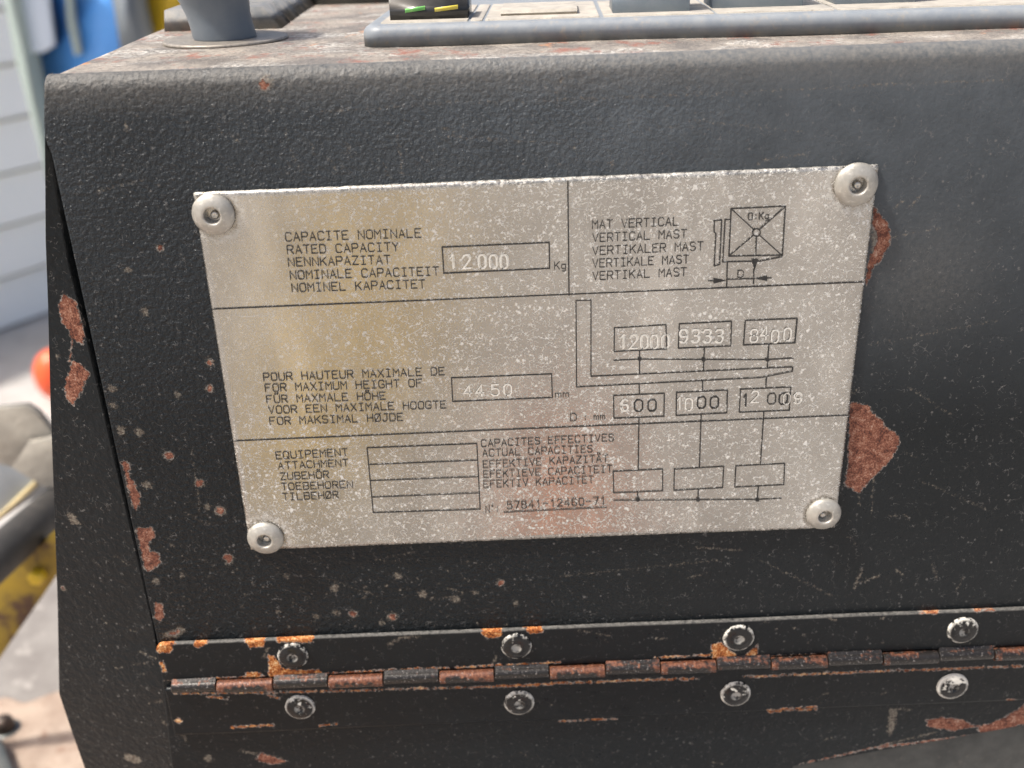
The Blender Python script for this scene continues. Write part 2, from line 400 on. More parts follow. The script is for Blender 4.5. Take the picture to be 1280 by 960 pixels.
# ------------------------------------------------------------------ distance fields for chips, spots and dust on a panel
def seg_sdf(X, Z, poly):
    "signed distance to polygon, mm, negative inside (X, Z in mm)"
    d = np.full(X.shape, 1e9); ins = np.zeros(X.shape, bool)
    n = len(poly)
    for i in range(n):
        ax, az = poly[i]; bx, bz = poly[(i+1) % n]
        ex, ez = bx-ax, bz-az; wx, wz = X-ax, Z-az
        tt = np.clip((wx*ex+wz*ez)/max(ex*ex+ez*ez, 1e-9), 0, 1)
        d = np.minimum(d, (wx-ex*tt)**2+(wz-ez*tt)**2)
        c = ((az > Z) != (bz > Z)) & (X < (bx-ax)*(Z-az)/(bz-az+1e-12)+ax)
        ins ^= c
    d = np.sqrt(d); return np.where(ins, -d, d)
def line_sdf(X, Z, a, b, w):
    ex, ez = b[0]-a[0], b[1]-a[1]; wx, wz = X-a[0], Z-a[1]
    tt = np.clip((wx*ex+wz*ez)/max(ex*ex+ez*ez, 1e-9), 0, 1)
    return np.hypot(wx-ex*tt, wz-ez*tt)-w
def mmp(px, py, y=0.0):
    p = P(px, py, 1, y)*1000; return (p[0], p[2])
class Marks:
    def __init__(s): s.r = []; s.p = []; s.o = []
    def field(s, X, Z):
        R = np.full(X.shape, 4.0); Pp = np.full(X.shape, 4.0); O = np.zeros(X.shape)
        def upd(A, f, bb):
            x0, x1, z0, z1 = bb
            m = (X > x0-5) & (X < x1+5) & (Z > z0-5) & (Z < z1+5)
            if m.any():
                v = f(X[m], Z[m]); A[m] = np.minimum(A[m], v); return m, v
            return None, None
        for f, bb, orange in s.r:
            m, v = upd(R, f, bb)
            if m is not None and orange:
                O[m] = np.maximum(O[m], np.where(v < 1.2, orange, 0))
        for f, bb, _ in s.p: upd(Pp, f, bb)
        return R, Pp, O
    def poly(s, pts, kind='r', y=0.0, orange=0, shrink=0.0):
        q = [mmp(a, b, y) for a, b in pts]
        xs = [a for a, b in q]; zs = [b for a, b in q]
        f = lambda X, Z, q=q: seg_sdf(X, Z, q)+shrink
        (s.r if kind == 'r' else s.p).append((f, (min(xs), max(xs), min(zs), max(zs)), orange))
    def spot(s, px, py, r, kind='r', y=0.0, orange=0, sq=1.0):
        x, z = mmp(px, py, y); r = r*0.2
        f = lambda X, Z, x=x, z=z: (np.hypot(X-x, (Z-z)*sq)-r)
        (s.r if kind == 'r' else s.p).append((f, (x-r, x+r, z-r, z+r), orange))
    def line(s, a, b, w, kind='r', y=0.0, orange=0):
        A, B = mmp(*a, y), mmp(*b, y); w = w*0.2
        f = lambda X, Z: line_sdf(X, Z, A, B, w)
        (s.r if kind == 'r' else s.p).append((f, (min(A[0], B[0])-w, max(A[0], B[0])+w, min(A[1], B[1])-w, max(A[1], B[1])+w), orange))

# ================================================================== SETTING: floor
FLOOR_Z = -1.0
t = NT('concrete_floor')
fc = t.mix(t.map(t.noise(3, 5, 0.6), 0.35, 0.65), (0.36, 0.345, 0.325), (0.44, 0.42, 0.40))
fc = t.mix(t.math('MULTIPLY', t.map(t.noise(14, 5, 0.7), 0.5, 0.7), 0.5), fc, (0.22, 0.19, 0.17))
M_FLOOR = t.out(fc, 0.8, None, t.bump(t.noise(60, 4), 0.002))
bm = bmesh.new(); box(bm, -40, 40, -60, 40, FLOOR_Z-0.2, FLOOR_Z)
tag(bm_obj('floor', bm, M_FLOOR), kind='structure')

# ================================================================== console housing
con = empty('control_console', (0, 0, -0.12), 'black painted steel console housing with chipped rusty paint and worn dusty top', 'console')
ZT, RB = 0.0769, 0.0034              # top surface height, bend radius
XR = 0.165
def left_x(z):                       # left edge of the front sheet (mm), from the photo's silhouette and crease
    zs = [-125, -80, 0, 60, 62.5, 66, 74, 80]
    xs = [-114.6, -110.6, -110.4, -110.2, -110.8, -110.6, -108.8, -108.2]
    return np.interp(z, zs, xs)
Mk = Marks()
Z7 = lambda L: [(a/4.8+990, b/4.8+480) for a, b in L]
Mk.poly(Z7([(350,110),(395,118),(470,132),(480,175),(540,220),(555,262),(620,292),(650,345),(625,398),(570,480),(500,545),(440,605),(400,655),(375,642),(320,605),(335,500),(340,300)]))
Mk.poly([(a/5.647+1030, b/5.647+190) for a, b in [(350,380),(385,430),(430,480),(465,560),(470,620),(440,700),(390,780),(350,798),(335,850),(300,940),(290,900),(330,720),(345,700),(375,640),(372,560),(340,500)]])
c4 = lambda L: [(a/2.667, b/2.667+300) for a, b in L]
c5 = lambda L: [(a/2.825, b/2.825+620) for a, b in L]
Mk.poly(c4([(405,735),(432,745),(430,790),(442,800),(465,850),(465,880),(452,900),(438,870),(422,800)]))
Mk.poly(c5([(482,115),(540,113),(547,140),(525,165),(530,195),(560,203),(567,235),(547,252),(520,264),(507,240)]))
Mk.poly(c5([(548,375),(572,378),(580,430),(560,442),(546,430)]))
Mk.poly(c5([(575,485),(640,460),(660,478),(620,500),(575,503)]), 'p')
Mk.poly(c5([(590,478),(640,465),(640,490),(590,497)]), shrink=0.5)
for x, y, r, k in [(700,408,13,'r'),(700,495,13,'r'),(562,720,18,'r'),(665,810,16,'r'),(733,903,17,'r'),(403,635,17,'p'),(465,642,17,'p'),(375,495,15,'p'),
                   (376,552,13,'p'),(490,818,18,'p'),(592,517,11,'p'),(483,240,14,'p'),(425,100,12,'p'),(532,25,11,'r'),(690,888,12,'p')]:
    px, py = x/2.667, y/2.667+300
    Mk.spot(px, py, r/2.667*(0.8 if k == 'r' else 1.0), k)
    if k == 'r': Mk.spot(px, py, r/2.667*1.15, 'p')
for x, y, r, k in [(778,52,20,'r'),(805,217,18,'r'),(735,38,13,'p'),(550,300,16,'p'),(605,175,8,'p')]:
    px, py = x/2.825, y/2.825+620
    Mk.spot(px, py, r/2.825*(0.8 if k == 'r' else 1.0), k)
    if k == 'r': Mk.spot(px, py, r/2.825*1.1, 'p')
for x, y, r, k in [(635,103,20,'p'),(865,60,18,'p'),(955,125,20,'p'),(1075,143,19,'p'),(1145,118,13,'p'),(1238,82,15,'r'),(640,192,16,'p'),(702,197,18,'r'),
                   (845,207,20,'r'),(805,228,13,'p'),(430,188,10,'p'),(250,4,15,'r'),(568,205,13,'p'),(80,55,11,'p'),(460,60,12,'p')]:
    px, py = x/2.909+200, y/2.909+700
    Mk.spot(px, py, r/2.909*(0.75 if k == 'r' else 1.0), k)
    if k == 'r': Mk.spot(px, py, r/2.909*1.15, 'p')
Mk.poly([(1088,262),(1098,275),(1104,290),(1103,305),(1096,318),(1088,330)], 'p')
Mk.spot(645, 754, 5, 'p'); Mk.spot(1068, 490, 3, 'p'); Mk.spot(330, 107, 5, 'r'); Mk.spot(332, 104, 9, 'p'); Mk.spot(157, 160, 3, 'p')
# dust scuffs and scratches
for a, b, w in [((1118,262),(1129,251),1.2),((1137,259),(1150,246),1.4),((952,200),(1012,192),.5),((945,208),(952,200),.4),((1068,735),(1078,712),1.8),((1078,727),(1098,720),1.8),
                ((1120,713),(1128,718),1.6),((1166,705),(1170,722),.8),((765,205),(763,210),.8),((757,207),(767,201),.7),((497,170),(503,218),.35),((410,198),(422,216),.35),((480,205),(487,222),.35),
                ((432,178),(438,196),.3),((695,116),(703,95),.8),((357,160),(365,200),.3),((365,190),(378,218),.3),((390,180),(393,197),.3),((1195,738),(1205,720),.5),((1130,565),(1145,572),.5),
                ((1110,645),(1122,645),.8),((1128,642),(1136,650),.8),((1060,668),(1068,680),.5),((868,684),(925,688),1.2),((860,722),(884,716),.5),((157,155),(163,161),.7),((272,152),(277,166),.6),((303,152),(308,158),.7),((294,175),(300,180),.8),
                ((470,700),(520,690),.4),((712,183),(722,186),.4),((555,160),(565,166),.6),((538,750),(575,745),.5),((560,735),(580,742),1.0)]:
    Mk.line(a, b, w, 'p')
for a, b, w in [((1100,300),(1175,285),.3),((1090,430),(1250,400),.25),((1130,480),(1190,520),.25),((230,640),(262,655),.3),((240,560),(250,640),.2),((120,240),(180,225),.25),((560,170),(700,180),.2),((860,150),(1010,165),.2),((700,720),(900,700),.22),((1150,600),(1240,640),.25),((950,700),(1040,745),.25),((400,720),(470,745),.25)]:
    Mk.line(a, b, w, 'p')
for a, b, w in [((1092,600),(1090,640),.5),((1075,612),(1074,632),.4),((372,843),(372,850),1)]:
    Mk.line(a, b, w, 'p')
for _ in range(70):
    px_, py_ = random.uniform(205, 640), random.uniform(695, 795)
    Mk.spot(px_, py_, random.uniform(.8, 2.0), 'p')
# the hair line of an old weld dressing under the bend
pts = [(400,139),(480,134),(560,128),(640,127),(760,122),(860,118),(1000,112),(1130,104),(1260,100)]
for a, b in zip(pts, pts[1:]): Mk.line(a, b, 0.3, 'p')

def front_sheet():
    dz = 0.45
    zt0 = (ZT-RB)*1000
    zf = np.arange(-84, zt0, dz)
    arc = np.linspace(0, math.pi/2, 14)
    Y = np.concatenate([np.zeros(len(zf)), RB*1000*(1-np.cos(arc))]); Zs = np.concatenate([zf, zt0+RB*1000*np.sin(arc)])
    Y[-1] += 0.0
    U = np.linspace(0, 1, 620)
    xl = left_x(Zs)
    X = xl[:, None]+(XR*1000-xl)[:, None]*U[None, :]
    Zg = np.repeat(Zs[:, None], len(U), 1); Yg = np.repeat(Y[:, None], len(U), 1)
    R, Pp, O = Mk.field(X, Zg)
    # hand-hammered sheet: faint waviness
    Yg = Yg + 0.10*np.sin(X*0.045+1.0)*np.cos(Zg*0.05) + 0.05*np.sin(X*0.13)*np.sin(Zg*0.11+2)
    # rounded left corner fold
    grain = np.clip(1.0-(X-5)/60.0, 0.16, 1.0)*np.clip(0.95+(Zg+80)/600.0, 0.6, 1.1)
    wear = np.clip((Zg-66.0)/9.0, 0, 1)**1.5*0.95
    wear = np.maximum(wear, 0.35*np.exp(-((X-95)/14)**2-((Zg-22)/14)**2))
    glare_veil = 0.95*np.clip((Zg+20)/85.0, 0, 1)**1.1*np.clip(0.45+(X+60)/150.0, 0.30, 1.0)  # painted glare, strongest towards the upper right
    # left edge return
    ins = 2.2
    Xa = np.concatenate([X[:, :1]+0.4, X], 1); Za = np.concatenate([Zg[:, :1], Zg], 1); Ya = np.concatenate([Yg[:, :1]+ins, Yg], 1)
    pad = lambda A: np.concatenate([A[:, :1], A], 1)
    pts = np.stack([Xa, Ya, Za], -1)*MM
    return grid_mesh('front_panel', pts, M_PAINT, con, dict(rust=pad(R), pale=pad(Pp), orange=pad(O), grain=pad(grain), wear=pad(wear), glare_veil=pad(glare_veil)))
front_sheet()
def top_sheet():
    bm = bmesh.new()
    ys = np.concatenate([np.linspace(RB, 0.05, 40), np.linspace(0.052, 0.42, 70)])
    xs = np.linspace(-0.1079, XR, 150)
    X, Y = np.meshgrid(xs, ys)
    X = X + np.where(X < -0.1, (-0.0012*np.clip((Y-0.003)/0.03, 0, 1)), 0)
    Zg = np.full(X.shape, ZT) + 0.00015*np.sin(X*70)*np.sin(Y*60)
    Zg = Zg - 0.0009*np.clip((-0.1065-X)/0.0016, 0, 1)**2
    Xa = np.concatenate([X[:, :1], X], 1); Ya = np.concatenate([Y[:, :1], Y], 1); Za = np.concatenate([Zg[:, :1]-0.012, Zg], 1)
    bm.free()
    grid_mesh('top_panel', np.stack([Xa, Ya, Za], -1), M_TOP, con)
top_sheet()

# side plate behind the crease: leans back to the left edge
def side_plate():
    sil = [(56,150,1),(57,300,4),(60,380,6),(63,500,8),(68,640,11),(72,750,13),(74,867,15),(90,915,15),(106,960,15),(128,1030,15)]
    Ms = Marks()
    Ms.poly(c4([(212,170),(235,183),(262,208),(285,300),(282,338),(262,335),(240,320),(212,270),(202,235)]), y=0.006)
    Ms.poly(c4([(245,403),(275,410),(299,435),(275,500),(240,550),(213,530),(218,470),(230,440)]), y=0.006)
    Ms.line((92,424), (87,452), 0.5, 'r', 0.006)
    Ms.poly(c4([(225,908),(250,912),(270,940),(240,945)]), 'p', y=0.010, shrink=-0.2)
    Ms.poly(c4([(185,375),(205,380),(195,405),(182,395)]), 'p', y=0.007, shrink=0.2)
    Ms.spot(79, 736, 5, 'p', 0.012); Ms.spot(78, 736, 2.5, 'r', 0.012)
    Ms.spot(162, 957, 16, 'p', 0.006, sq=1.7); Ms.spot(168, 957, 9, 'p', 0.006, sq=1.4)
    for a, b, w in [((165,835),(190,828),.8),((172,818),(195,822),.9),((185,880),(205,873),1.0),((160,792),(170,794),.6),((175,845),(182,845),.5),((120,785),(128,790),.4),((140,845),(150,842),.4),((205,900),(222,915),2.2),((142,700),(158,708),.4)]:
        Ms.line(a, b, w, 'p', 0.005)
    rows, R = [], []
    yy = np.array([p[1] for p in sil]); 
    for py in np.linspace(150, 1030, 420):
        sx = np.interp(py, yy, [p[0] for p in sil]); sy = np.interp(py, yy, [p[2] for p in sil])*MM
        Lp = P(sx, py, 1, sy)
        Rp = np.array([-0.104, float(np.interp(py, [150, 790, 840], [.0030, .0022, .0006])), Lp[2]+0.0015])
        u = np.linspace(0, 1, 260)[:, None]
        Q = Lp*(1-u)+Rp*u
        gx = np.array([Lp[0] if False else left_x(Lp[2]*1000)*MM])[0]
        gw = 0.0022*np.interp(py, [150, 200, 330, 600, 800, 840], [0.1, .5, 1.1, .95, .7, .3])
        tg = np.clip((Q[:, 0]-(gx-gw*1.5))/0.0011, 0, 1); tg = tg*tg*(3-2*tg)
        Q[:, 1] += tg*0.008*np.clip((py-150)/60.0, 0, 1)*np.clip((812-py)/40.0, 0.0, 1)
        # rolled outer edge
        first = Lp+np.array([0.0006, 0.006, 0])
        Q = np.concatenate([first[None], Q], 0)
        rows.append(Q)
    G = np.array(rows)
    X, Z = G[..., 0]*1000, G[..., 2]*1000
    R, Pp, O = Ms.field(X, Z)
    grid_mesh('side_panel', G, M_PAINT_SIDE, con, dict(rust=R, pale=Pp, orange=O, grain=np.full(X.shape, .5), wear=np.zeros(X.shape)))
side_plate()

# lower panel under the hinge
def lower_panel():
    Ml = Marks()
    z8 = lambda L: [(a/3.2+880, b/3.2+700) for a, b in L]
    Ml.poly(z8([(885,640),(960,628),(1040,640),(1085,665),(1000,682),(900,668)]), shrink=0.1)
    Ml.poly(z8([(1090,662),(1160,648),(1230,610),(1280,575),(1300,650),(1180,684),(1100,692)]), shrink=0.2)
    Ml.line((1098,934), (1280,911), 1.2); Ml.line((1000,955), (1110,930), 0.6)
    Ml.poly(z8([(738,590),(777,590),(770,650),(750,705),(728,690)]), 'p', shrink=0.2)
    Ml.line((1100,932), (1170,915), 1.6, 'p'); Ml.line((1122,886), (1137,887), 2.0, 'p')
    Ml.poly([(325,940),(345,946),(362,952),(340,956),(318,950)], shrink=0.3); Ml.spot(260, 948, 7, 'p'); Ml.line((300,938), (352,948), 2, 'p')
    for a, b, w in [((215,895),(232,925),2.0),((890,952),(905,955),.6),((650,940),(658,944),.6),((1030,925),(1040,922),.6)]: Ml.line(a, b, w, 'p')
    for a, b in [((960,889),(1020,886)),((700,901),(770,898))]: Ml.line(a, b, 1.0, orange=.8)
    z = np.concatenate([np.arange(-84.1, -100, -0.45), np.linspace(-100.2, -140, 110)]); U = np.linspace(0, 1, 560)
    xl = left_x(z)
    X = xl[:, None]+(XR*1000-xl)[:, None]*U; Z = np.repeat(z[:, None], len(U), 1)
    # bottom edge rises to the right as in the photo
    A, B = mmp(990, 958), mmp(1280, 906)
    zb = A[1]+(X-A[0])*(B[1]-A[1])/(B[0]-A[0])
    zb = np.minimum(zb, -90)
    zb = np.where(X < A[0], -140, np.maximum(zb, -140))
    f = (z-z[0])/(z[-1]-z[0])
    Z = z[0]+f[:, None]*(zb-z[0])
    R, Pp, O = Ml.field(X, Z)
    Y = np.full(X.shape, -0.1)
    X2 = np.concatenate([X[:, :1]+.3, X], 1); Z2 = np.concatenate([Z[:, :1], Z], 1); Y2 = np.concatenate([Y[:, :1]+3, Y], 1)
    # folded lower lip
    X2 = np.concatenate([X2, X2[-1:]]); Z2 = np.concatenate([Z2, Z2[-1:]+.2]); Y2 = np.concatenate([Y2, Y2[-1:]+4])
    pad = lambda A_: (lambda B_: np.concatenate([B_, B_[-1:]]))(np.concatenate([A_[:, :1], A_], 1))
    grid_mesh('lower_panel', np.stack([X2, Y2, Z2], -1)*MM, M_PAINT_LOW, con,
              dict(rust=pad(R), pale=pad(Pp), orange=pad(O), grain=np.full(X2.shape, .4), wear=np.zeros(X2.shape)))
lower_panel()
# grey bar below the lower panel at the right
bm = bmesh.new()
q = [PV(930, 985, 1, 0.003), PV(985, 962, 1, 0.003), PV(1000, 950, 1, 0.003), PV(1330, 890, 1, 0.003), PV(1330, 960, 1, 0.003), PV(1290, 975, 1, 0.003)]
prism(bm, q, (0, 0.004, 0)); bevel(bm, 0.0008, 2)
tag(bm_obj('lower_rail', bm, M_BENDGREY, con, True), 'grey scuffed rail below the rusty lower edge')

# ================================================================== rating plate
YP = -0.0013
plate = empty('rating_plate', PV(640, 450, 1, 0), 'speckled grey metal rating plate with engraved load capacities riveted to the black console', 'rating plate')
C = [P(241, 242, 1, YP), P(1099, 207, 1, YP), P(1044, 660, 1, YP), P(313, 688, 1, YP)]
def make_plate():
    nu, nv = 200, 130
    u = np.linspace(0, 1, nu); v = np.linspace(0, 1, nv)
    Ug, Vg = np.meshgrid(u, v)
    G = (C[0][None, None]*((1-Ug)*(1-Vg))[..., None] + C[1]*(Ug*(1-Vg))[..., None] + C[2]*(Ug*Vg)[..., None] + C[3]*((1-Ug)*Vg)[..., None])
    G[..., 1] += 0.00008*(1+np.sin(Ug*7+1)*np.sin(Vg*5))
    # slight nicks along the border
    ed = np.minimum(np.minimum(Ug, 1-Ug)*160, np.minimum(Vg, 1-Vg)*100)      # mm from edge
    nick = 0.00006*np.sin(Ug*160*0.9)*np.sin(Ug*51+3)
    G[0, :, 2] += nick[0]; G[-1, :, 2] += nick[-1]*0.7
    G[..., 1] += np.where(ed < 0.5, 0.0002, 0)                                # softened edge
    fl = np.clip(0.30+0.75*(Ug-0.08)*1.9, 0.30, 1.0); fl = np.maximum(fl, np.clip((Vg-0.35)*2.2, 0, 1))
    edge = np.clip(1.0-ed/1.3, 0, 1)*np.where((Vg > 0.9) | (Vg < 0.05), 0.6, 0.10)
    gr = np.clip(1-ed/0.9, 0, 1)*0.5
    for cx, cy in RIV:
        rc = P(cx, cy, 1, YP); d = np.hypot(G[..., 0]-rc[0], G[..., 2]-rc[2])*1000
        edge = np.maximum(edge, np.clip(1-(d-6.2)/1.8, 0, 1)*np.clip((d-5.4)/.6, 0, 1)*0.7)
        gr = np.maximum(gr, np.clip(1-np.abs(d-5.2)/1.1, 0, 1))
        G[..., 1] += 0.0003*np.exp(-(d/6)**2)
    # border skirt
    def ring(A, z=None):
        top, bot = A[:1], A[-1:]
        return top, bot
    Gb = np.pad(G, ((1, 1), (1, 1), (0, 0)), mode='edge'); 
    Gb[0, :, 1] += 0.0010; Gb[-1, :, 1] += 0.0010; Gb[1:-1, 0, 1] += 0.0010; Gb[1:-1, -1, 1] += 0.0010
    p2 = lambda A: np.pad(A, 1, mode='edge')
    grid_mesh('plate_sheet', Gb, M_PLATE, plate, dict(flecks=p2(fl), edge=p2(edge), grime=p2(gr)))
RIV = [(266.6, 267.8), (1070.4, 230.4), (331.7, 672.6), (1029.6, 642.5)]
make_plate()
YI = YP-0.0001
PN = Vector((0, -1, 0))
def pp(x, y): return PV(x, y, 1, YI)
LIFT = [0.0]
def nextlift():
    LIFT[0] = (LIFT[0]+0.000012) % 0.00006
    return 0.00004+LIFT[0]
lines_bm = bmesh.new()
def ln(pts, w=0.22, closed=False, bmx=None):
    w *= 1.22
    ribbon(bmx or lines_bm, [pp(*p) for p in pts], w*MM, nextlift(), closed)
def sub(pts, k=6):
    out = []
    for a, b in zip(pts, pts[1:]):
        for i in range(k): out.append((a[0]+(b[0]-a[0])*i/k, a[1]+(b[1]-a[1])*i/k))
    return out+[pts[-1]]
ln([(265.5, 386.5), (1079.4, 352.6)], 0.24); ln([(291.6, 551.3), (1060.5, 519)], 0.24); ln([(709.8, 226), (711.3, 369)], 0.26)
ln([(552.7, 309), (686.5, 303.1), (687, 335.5), (554.8, 341.6)], 0.26, True)
ln([(564.3, 472.5), (689.5, 467.5), (690.5, 497), (565.8, 502)], 0.24, True)
ln([(458.7, 559.9), (596, 554.6), (600.2, 636.7), (466.6, 640.9)], 0.24, True)
for a, b in [((461, 580.8), (597.1, 575.4)), ((463.3, 600.9), (597.9, 595.9)), ((465, 621.5), (599.2, 616.2))]: ln([a, b], 0.22)
ln([(630, 640.5), (758, 634.3)], 0.22)
bm_obj('printed_grid', lines_bm, M_INK, plate); lines_bm = bmesh.new()
z3 = lambda L: [(a/3.2+720, b/3.2+190) for a, b in L]
z6 = lambda L: [(a/4+700, b/4+350) for a, b in L]
z7 = lambda L: [(a/3.2+740, b/3.2+470) for a, b in L]
circ = lambda cx, cy, r, n=20: [(cx+r*math.cos(k*2*math.pi/n), cy+r*math.sin(k*2*math.pi/n)) for k in range(n)]
ln(z3([(621,227),(838,217),(826,413),(612,417)]), 0.24, True)
ln(z3([(617,270),(597,271),(587,440),(735,437),(822,420),(826,410)]), 0.22)
ln(z3([(622,228),(712,311)]), .22); ln(z3([(838,218),(733,311)]), .22); ln(z3([(612,416),(712,332)]), .22); ln(z3([(822,412),(733,332)]), .22)
ln(z3([(722,338),(719,412)]), .22); ln(z3(circ(722, 322, 15)), .24, True)
ln(z3([(553,275),(583,272),(575,450),(553,456),(560,326),(553,320)]), .22, True)
ln(z3([(606,440),(603,541)]), .22); ln(z3([(712,470),(711,528)]), .2); ln(z3([(530,516),(552,515)]), .2); ln(z3([(605,510),(714,507)]), .2); ln(z3([(765,505),(782,503)]), .2)
def fill(pts):
    vs = [lines_bm.verts.new(pp(*p)+PN*nextlift()) for p in pts]; lines_bm.faces.new(vs)
fill(z3([(702,428),(729,428),(714,474)])); fill(z3([(550,505),(550,526),(604,514)])); fill(z3([(765,495),(765,516),(715,507)]))
bm_obj('mast_diagram', lines_bm, M_INK, plate); lines_bm = bmesh.new()
ln(z6([(80,103),(155,101),(155,482),(1165,435),(1162,457),(1005,488),(83,535)]), .22, True)
for b in ([(272,240),(530,224),(533,345),(271,358)], [(597,220),(858,207),(854,330),(592,342)], [(927,203),(1187,193),(1175,315),(918,326)],
          [(268,578),(522,567),(520,682),(270,692)], [(583,563),(838,551),(834,665),(581,678)], [(903,547),(1155,536),(1147,652),(897,662)]): ln(z6(b), .23, True)
ln(z6([(270,402),(398,396),(718,398),(1037,399),(1167,391)]), .22)
for c in ((398, 394), (718, 398), (1037, 398)): fill(z6(circ(*c, 11, 12)))
for b in ([(398,356),(398,468)], [(722,340),(717,453)], [(1045,322),(1037,438)], [(396,520),(397,570)], [(713,505),(713,553)], [(1033,485),(1029,540)]): ln(z6(b), .24)
for b in ([(188,165),(185,375)], [(437,155),(430,366)], [(688,143),(674,352)], [(183,465),(183,490)], [(425,455),(425,492)], [(666,442),(661,492)]): ln(z7(b), .24)
for b in ([(85,382),(283,373),(283,460),(87,468)], [(330,373),(527,362),(523,447),(328,458)], [(576,360),(771,350),(767,435),(571,445)]): ln(z7(b), .23, True)
ln(z7([(87,498),(424,495),(661,494),(757,489)]), .22)
for c in ((183, 494), (424, 494), (661, 494)): fill(z7(circ(*c, 9, 12)))
bm_obj('fork_diagram', lines_bm, M_INK, plate)

# --- single-stroke engraving font on a 4 x 6 cell
G_ = {
'A': [[(0,0),(0.2,0.6),(2,6),(3.8,.6),(4,0)],[(.7,2),(3.3,2)]], 'B': [[(0,0),(0,6),(3,6),(3.8,5.4),(3.8,3.8),(3,3.2),(0,3.2)],[(3,3.2),(4,2.6),(4,.7),(3.1,0),(0,0)]],
'C': [[(4,5),(3.2,6),(.9,6),(0,5),(0,1),(.9,0),(3.2,0),(4,1)]], 'D': [[(0,0),(0,6),(2.8,6),(4,4.8),(4,1.2),(2.8,0),(0,0)]],
'E': [[(4,6),(0,6),(0,0),(4,0)],[(0,3.2),(3,3.2)]], 'F': [[(4,6),(0,6),(0,0)],[(0,3.2),(3,3.2)]], 'G': [[(4,5),(3.2,6),(.9,6),(0,5),(0,1),(.9,0),(3.2,0),(4,1),(4,2.8),(2.3,2.8)]],
'H': [[(0,0),(0,6)],[(4,0),(4,6)],[(0,3.1),(4,3.1)]], 'I': [[(.6,6),(3.4,6)],[(2,6),(2,0)],[(.6,0),(3.4,0)]], 'J': [[(1.4,6),(4,6)],[(3.4,6),(3.4,1.2),(2.5,0),(1,0),(.2,1.2)]],
'K': [[(0,0),(0,6)],[(4,6),(0,2.2)],[(1.4,3.5),(4,0)]], 'L': [[(0,6),(0,0),(4,0)]], 'M': [[(0,0),(0,6),(2,3),(4,6),(4,0)]], 'N': [[(0,0),(0,6),(4,0),(4,6)]],
'O': [[(.9,0),(0,1),(0,5),(.9,6),(3.1,6),(4,5),(4,1),(3.1,0),(.9,0)]], 'P': [[(0,0),(0,6),(3.1,6),(4,5.2),(4,3.6),(3.1,2.8),(0,2.8)]],
'Q': [[(.9,0),(0,1),(0,5),(.9,6),(3.1,6),(4,5),(4,1),(3.1,0),(.9,0)],[(2.6,1.5),(4,-.3)]], 'R': [[(0,0),(0,6),(3.1,6),(4,5.2),(4,3.7),(3.1,3),(0,3)],[(2,3),(4,0)]],
'S': [[(3.9,5.1),(3,6),(1,6),(.1,5.2),(.1,3.9),(1,3.2),(3,2.9),(3.9,2.2),(3.9,.9),(3,0),(1,0),(.1,.9)]], 'T': [[(0,6),(4,6)],[(2,6),(2,0)]],
'U': [[(0,6),(0,1),(.9,0),(3.1,0),(4,1),(4,6)]], 'V': [[(0,6),(2,0),(4,6)]], 'X': [[(0,0),(4,6)],[(0,6),(4,0)]], 'Y': [[(0,6),(2,3.2),(4,6)],[(2,3.2),(2,0)]],
'Z': [[(0,6),(4,6),(0,0),(4,0)]], '-': [[(.2,3),(3.8,3)]], ':': [[(2,4.2),(2,3.7)],[(2,1.5),(2,1)]], "'": [[(1.4,5.6),(1.8,6.1),(2.6,6.1),(2.8,5.5),(2,5)]],
'0': [[(1.1,0),(.2,1.2),(.2,4.8),(1.1,6),(2.9,6),(3.8,4.8),(3.8,1.2),(2.9,0),(1.1,0)]], '1': [[(1,4.8),(2.3,6),(2.3,0)]], '2': [[(.2,4.8),(1,6),(3,6),(3.8,4.9),(3.6,3.6),(0,0),(4,0)]],
'3': [[(.3,5.2),(1,6),(3,6),(3.7,5.2),(3.7,4),(2.8,3.2),(1.6,3.2)],[(2.8,3.2),(3.8,2.4),(3.8,1),(3,0),(1,0),(.2,.9)]], '4': [[(2.9,0),(2.9,6),(0,1.8),(4,1.8)]],
'5': [[(3.7,6),(.5,6),(.3,3.4),(1.2,3.8),(2.9,3.8),(3.8,2.8),(3.8,1.1),(2.8,0),(1,0),(.1,.9)]], '6': [[(3.6,5.3),(2.8,6),(1.2,6),(.2,4.6),(.2,1.2),(1,0),(3,0),(3.8,1.1),(3.8,2.3),(3,3.3),(1,3.3),(.2,2.4)]],
'7': [[(0,6),(4,6),(1.6,0)]], '8': [[(1.1,3.2),(.3,4),(.3,5.2),(1.1,6),(2.9,6),(3.7,5.2),(3.7,4),(2.9,3.2),(1.1,3.2),(.1,2.3),(.1,.9),(1,0),(3,0),(3.9,.9),(3.9,2.3),(2.9,3.2)]],
'9': [[(.4,.7),(1.2,0),(2.8,0),(3.8,1.4),(3.8,4.8),(3,6),(1,6),(.2,4.9),(.2,3.7),(1,2.7),(3,2.7),(3.8,3.6)]],
'g': [[(3.4,3.6),(1,3.8),(.3,3),(.3,1),(1,.2),(3,.2),(3.5,1)],[(3.6,4),(3.5,-1),(2.7,-1.8),(.8,-1.6)]],
'm': [[(0,0),(0,3.9)],[(0,3.2),(.8,3.9),(1.6,3.9),(2,3.2),(2,0)],[(2,3.2),(2.8,3.9),(3.6,3.9),(4,3.2),(4,0)]]}
G_['k'] = G_['K']
G_['Ø'] = G_['O']+[[(-.2,-.4),(4.2,6.4)]]
for l, b in (('Ü', 'U'), ('Ö', 'O'), ('Ä', 'A')): G_[l] = G_[b]+[[(1,7.1),(1,7.9),(1.5,7.9),(1.5,7.1),(1,7.1)], [(2.6,7.1),(2.6,7.9),(3.1,7.9),(3.1,7.1),(2.6,7.1)]]
